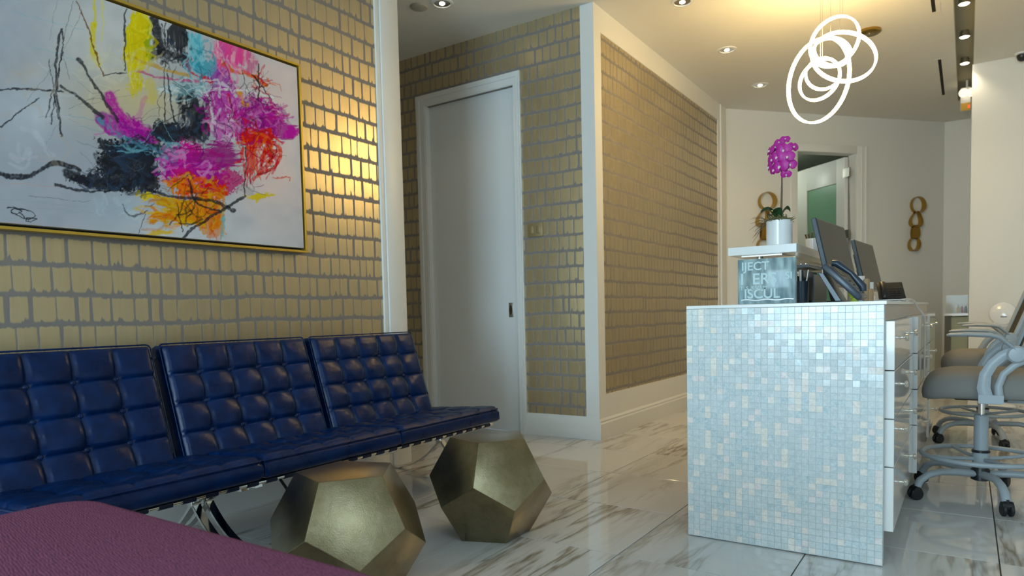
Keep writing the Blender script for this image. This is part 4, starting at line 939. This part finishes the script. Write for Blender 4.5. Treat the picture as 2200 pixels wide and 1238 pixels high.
# ------------------------------------------------------------------ drafting chairs
def make_chair():
    r = thing('drafting_chair', 'x', 'chair', (0, 0, 0), 'drafting chairs behind the desk')
    build('hub', MB().lathe([(.030, .085), (.040, .09), (.040, .135), (.033, .15), (.033, .165)], (0, 0, 0), 24), black, r)
    for k in range(5):
        t = math.radians(215+72*k); d = Vector((math.cos(t), math.sin(t), 0))
        prof = [(.03, .118), (.12, .128), (.20, .130), (.255, .118), (.295, .092), (.312, .062)]
        leg = build('base_leg', MB().tube([d*a+Vector((0, 0, z)) for a, z in prof], [.020, .020, .019, .019, .020, .021], 10, sx=.85), chair_grey, r, sharp=60)
        c = d*.318; ax = Vector((-d.y, d.x, 0)); q = Matrix.Translation(c)
        cs_ = MB()
        for e in (-1, 1): cs_.lathe([(.0, -.009), (.024, -.009), (.029, -.005), (.029, .005), (.024, .009), (0, .009)], c+ax*(.014*e)+Vector((0, 0, .029)), 18, axis=ax)
        cs_.tube([c+ax*-.022+Vector((0, 0, .044)), c+ax*.022+Vector((0, 0, .044))], .021, 12); cs_.tube([c+Vector((0, 0, .035)), c+Vector((0, 0, .075))], .010, 10)
        build('caster', cs_, rubber, leg)
    col_ = build('column', MB().lathe([(.036, .150), (.036, .225), (.030, .23), (.030, .40), (.026, .405)], (0, 0, 0), 24), chair_grey, r)
    build('column_ring', MB().lathe([(.0385, .222), (.0385, .232), (.03, .234)], (0, 0, 0), 24), black, col_); build('gas_lift', MB().lathe([(.0135, .40), (.0135, .50)], (0, 0, 0), 18), chrome, r)
    ring = [(.245*math.cos(2*math.pi*i/48), .245*math.sin(2*math.pi*i/48), .205) for i in range(48)]
    fr_ = build('foot_ring', MB().tube(ring, .0115, 10, closed=True, up=(0, 0, 1)), chair_grey, r, sharp=80)
    for k in range(4):
        t = math.radians(30+90*k); d = Vector((math.cos(t), math.sin(t), 0)); build('ring_spoke', MB().tube([d*.034+Vector((0, 0, .19)), d*.14+Vector((0, 0, .195)), d*.242+Vector((0, 0, .205))], .009, 8), chair_grey, fr_)
    build('mechanism', MB().box((-.11, -.07, .478), (.10, .07, .505)), black, r, bevel=.006)
    # seat pad
    X0, X1, Y_ = -.243, .235, .245; m = MB(); n = 26; vs = []; fs = []
    def se(t, a, b, e=.38): return (a*math.copysign(abs(math.cos(t))**e, math.cos(t)), b*math.copysign(abs(math.sin(t))**e, math.sin(t)))
    lv = [(.500, .80), (.503, .92), (.512, .985), (.535, 1.0), (.560, .995), (.585, .965), (.605, .90), (.620, .78), (.628, .55), (.631, .25)]
    kk = 40
    for (z, s) in lv:
        for j in range(kk):
            x, y = se(2*math.pi*j/kk, (X1-X0)/2*s, Y_*s); dro = -.020*max(0, (-(x)-.08)/.16)**2
            vs.append(((X0+X1)/2+x, y, z+dro))
    for i in range(len(lv)-1):
        for j in range(kk): fs.append((i*kk+j, i*kk+(j+1) % kk, (i+1)*kk+(j+1) % kk, (i+1)*kk+j))
    fs += [tuple(range(kk-1, -1, -1)), tuple(range((len(lv)-1)*kk, len(lv)*kk))]
    build('seat', m.add(vs, fs), seat_fab, r, sharp=70)
    for s in (-1, 1):
        y = .268*s
        Z = -.062
        br = MB().tube([(.078+Z, y, .505), (.064+Z, y, .56), (.070+Z, y, .62), (.096+Z, y, .67), (.13+Z, y, .705), (.165+Z, y, .722)], [.030, .029, .026, .024, .024, .026], 8, sx=.95, sy=.5, up=(1, 0, .3))
        br.tube([(.122+Z, y, .515), (.118+Z, y, .57), (.136+Z, y, .625), (.172+Z, y, .662), (.212+Z, y, .69)], [.020, .017, .016, .016, .018], 8, sx=.95, sy=.65, up=(1, 0, .3)).box((.045+Z, y-.015, .492), (.138+Z, y+.015, .53))
        br.box((.05+Z, min(y, y-.09*s), .488), (.13+Z, max(y, y-.09*s), .500))
        a = build('arm_bracket', br, chair_grey, r, sharp=60)
        build('arm_pivot', MB().lathe([(.034, -.022), (.038, -.015), (.038, .015), (.030, .024), (0, .028)], (.182+Z, y, .712), 24, axis=(0, s, 0)), chair_grey, a)
        ar = MB().tube([(-.078+Z, y, .797), (-.065+Z, y, .799), (.0+Z, y, .801), (.085+Z, y, .797), (.12+Z, y, .787), (.155+Z, y, .755), (.19+Z, y, .72)], [.012, .020, .026, .027, .026, .022, .020], 10, sx=.42, sy=1.25, up=(0, 0, 1))
        build('armrest', ar, chair_grey, r, sharp=70)
    # mesh backrest
    bw = .22
    def bx(z, y): return .140+.36*(z-.70)+.035*(1-(abs(y)/bw)**2)
    n1, n2 = 14, 10; vs = []; fs = []
    for i in range(n1+1):
        z = .70+.45*i/n1
        for j in range(n2+1): y = -bw+2*bw*j/n2; vs.append((bx(z, y), y, z))
    fs = [(i*(n2+1)+j, i*(n2+1)+j+1, (i+1)*(n2+1)+j+1, (i+1)*(n2+1)+j) for i in range(n1) for j in range(n2)]
    k = len(vs); vs2 = vs+[(x+.008, y, z) for x, y, z in vs]; f2 = fs+[tuple(a+k for a in reversed(f)) for f in fs]
    build('back_mesh', MB().add(vs2, f2), chair_dark, r, sharp=80)
    fl_ = [(bx(.70+.45*i/10, bw), bw, .70+.45*i/10) for i in range(11)]+[(bx(1.15, bw*(1-2*i/8)), bw*(1-2*i/8), 1.15+.02*math.sin(math.pi*i/8)) for i in range(1, 8)]+[(bx(1.15-.45*i/10, -bw), -bw, 1.15-.45*i/10) for i in range(11)]+[(bx(.70, -bw*(1-2*i/8)), -bw*(1-2*i/8), .70-.02*math.sin(math.pi*i/8)) for i in range(1, 8)]
    build('back_frame', MB().tube(fl_, .015, 8, closed=True, sx=1.2, sy=.8, up=(1, 0, 0)), chair_grey, r, sharp=60)
    build('back_support', MB().tube([(.08, 0, .492), (.20, 0, .492), (.285, 0, .54), (.262, 0, .68), (.250, 0, .82)], .018, 8, sx=.5, sy=1.6, up=(0, 1, 0)), chair_grey, r, sharp=60)
    return r
c1 = make_chair(); c1.location = (.062, 3.95, 0); c1['label'] = 'nearer grey drafting chair with foot ring at the right edge'
c2 = copy_tree(c1); c2.location = (.095, 5.60, 0); c2.rotation_euler = (0, 0, .06); c2['label'] = 'farther grey drafting chair, partly hidden behind the nearer one'
# ------------------------------------------------------------------ far corner
fn = thing('pedestal_fan', 'small white round pedestal fan against the white right wall', 'fan', (.265, 7.48, 0))
build('base', MB().lathe([(.11, 0), (.11, .02), (.09, .035), (.03, .045)], (.265, 7.48, 0), 32), ceramic, fn); build('column', MB().tube([(.265, 7.48, .04), (.265, 7.48, .74)], [.03, .022], 16), ceramic, fn)
hd = build('head', MB().lathe([(.075, -.06), (.10, -.04), (.105, .0), (.098, .03), (.086, .038)], (.265, 7.46, .845), 36, axis=(-.1, -1, .1)), ceramic, fn)
build('grille', MB().lathe([(.086, .036), (.07, .032), (.0, .028)], (.265, 7.46, .845), 36, axis=(-.1, -1, .1)), mat('pale_grey_grille', (.55, .6, .64), .5), hd)
build('logo_bar', MB().box((.245, 7.415, .815), (.290, 7.422, .822)), black, hd); build('chin', MB().box((.19, 7.43, .72), (.34, 7.53, .80)), ceramic, fn, bevel=.03, seg=3)
cn = thing('console_cabinet', 'white console with a dark grey side at the far end of the passage', 'cabinet', (-.1, 9.2, 0))
build('top', MB().box((-.215, 8.95, .815), (.008, 9.5, .84)), ceramic, cn); build('side_panel', MB().box((-.21, 8.97, 0), (-.15, 9.5, .815)), mat('dark_grey_laminate', (.12, .12, .11), .6), cn); build('door_panel', MB().box((-.15, 8.985, .02), (.006, 9.5, .80)), hall_m, cn)
ac = build('display_case', MB().box((-.20, 8.98, .842), (.006, 9.3, 1.04)), acr, None, origin=(-.1, 9.14, .84)); tag(ac, 'clear acrylic case on the far console', 'display case')
for i, (x, c, lb) in enumerate(((-.085, (.55, .42, .05), 'yellow-labelled small bottle inside the acrylic case'), (-.05, (.35, .05, .10), 'crimson small bottle inside the acrylic case'), (-.015, (.02, .015, .02), 'black small bottle inside the acrylic case'))):
    b = thing('bottle', lb, 'bottle', (x, 9.1, .843), 'small bottles in the acrylic case')
    build('body', MB().lathe([(.014, 0), (.015, .05), (.006, .065), (.006, .075)], (x, 9.1, .846), 14), mat('bottle_colour_%d' % i, c, .4), b); build('cap', MB().lathe([(.008, .075), (.008, .09), (0, .091)], (x, 9.1, .846), 12), ceramic, b)
for o in list(bpy.data.objects):
    if '_o' in o: del o['_o']
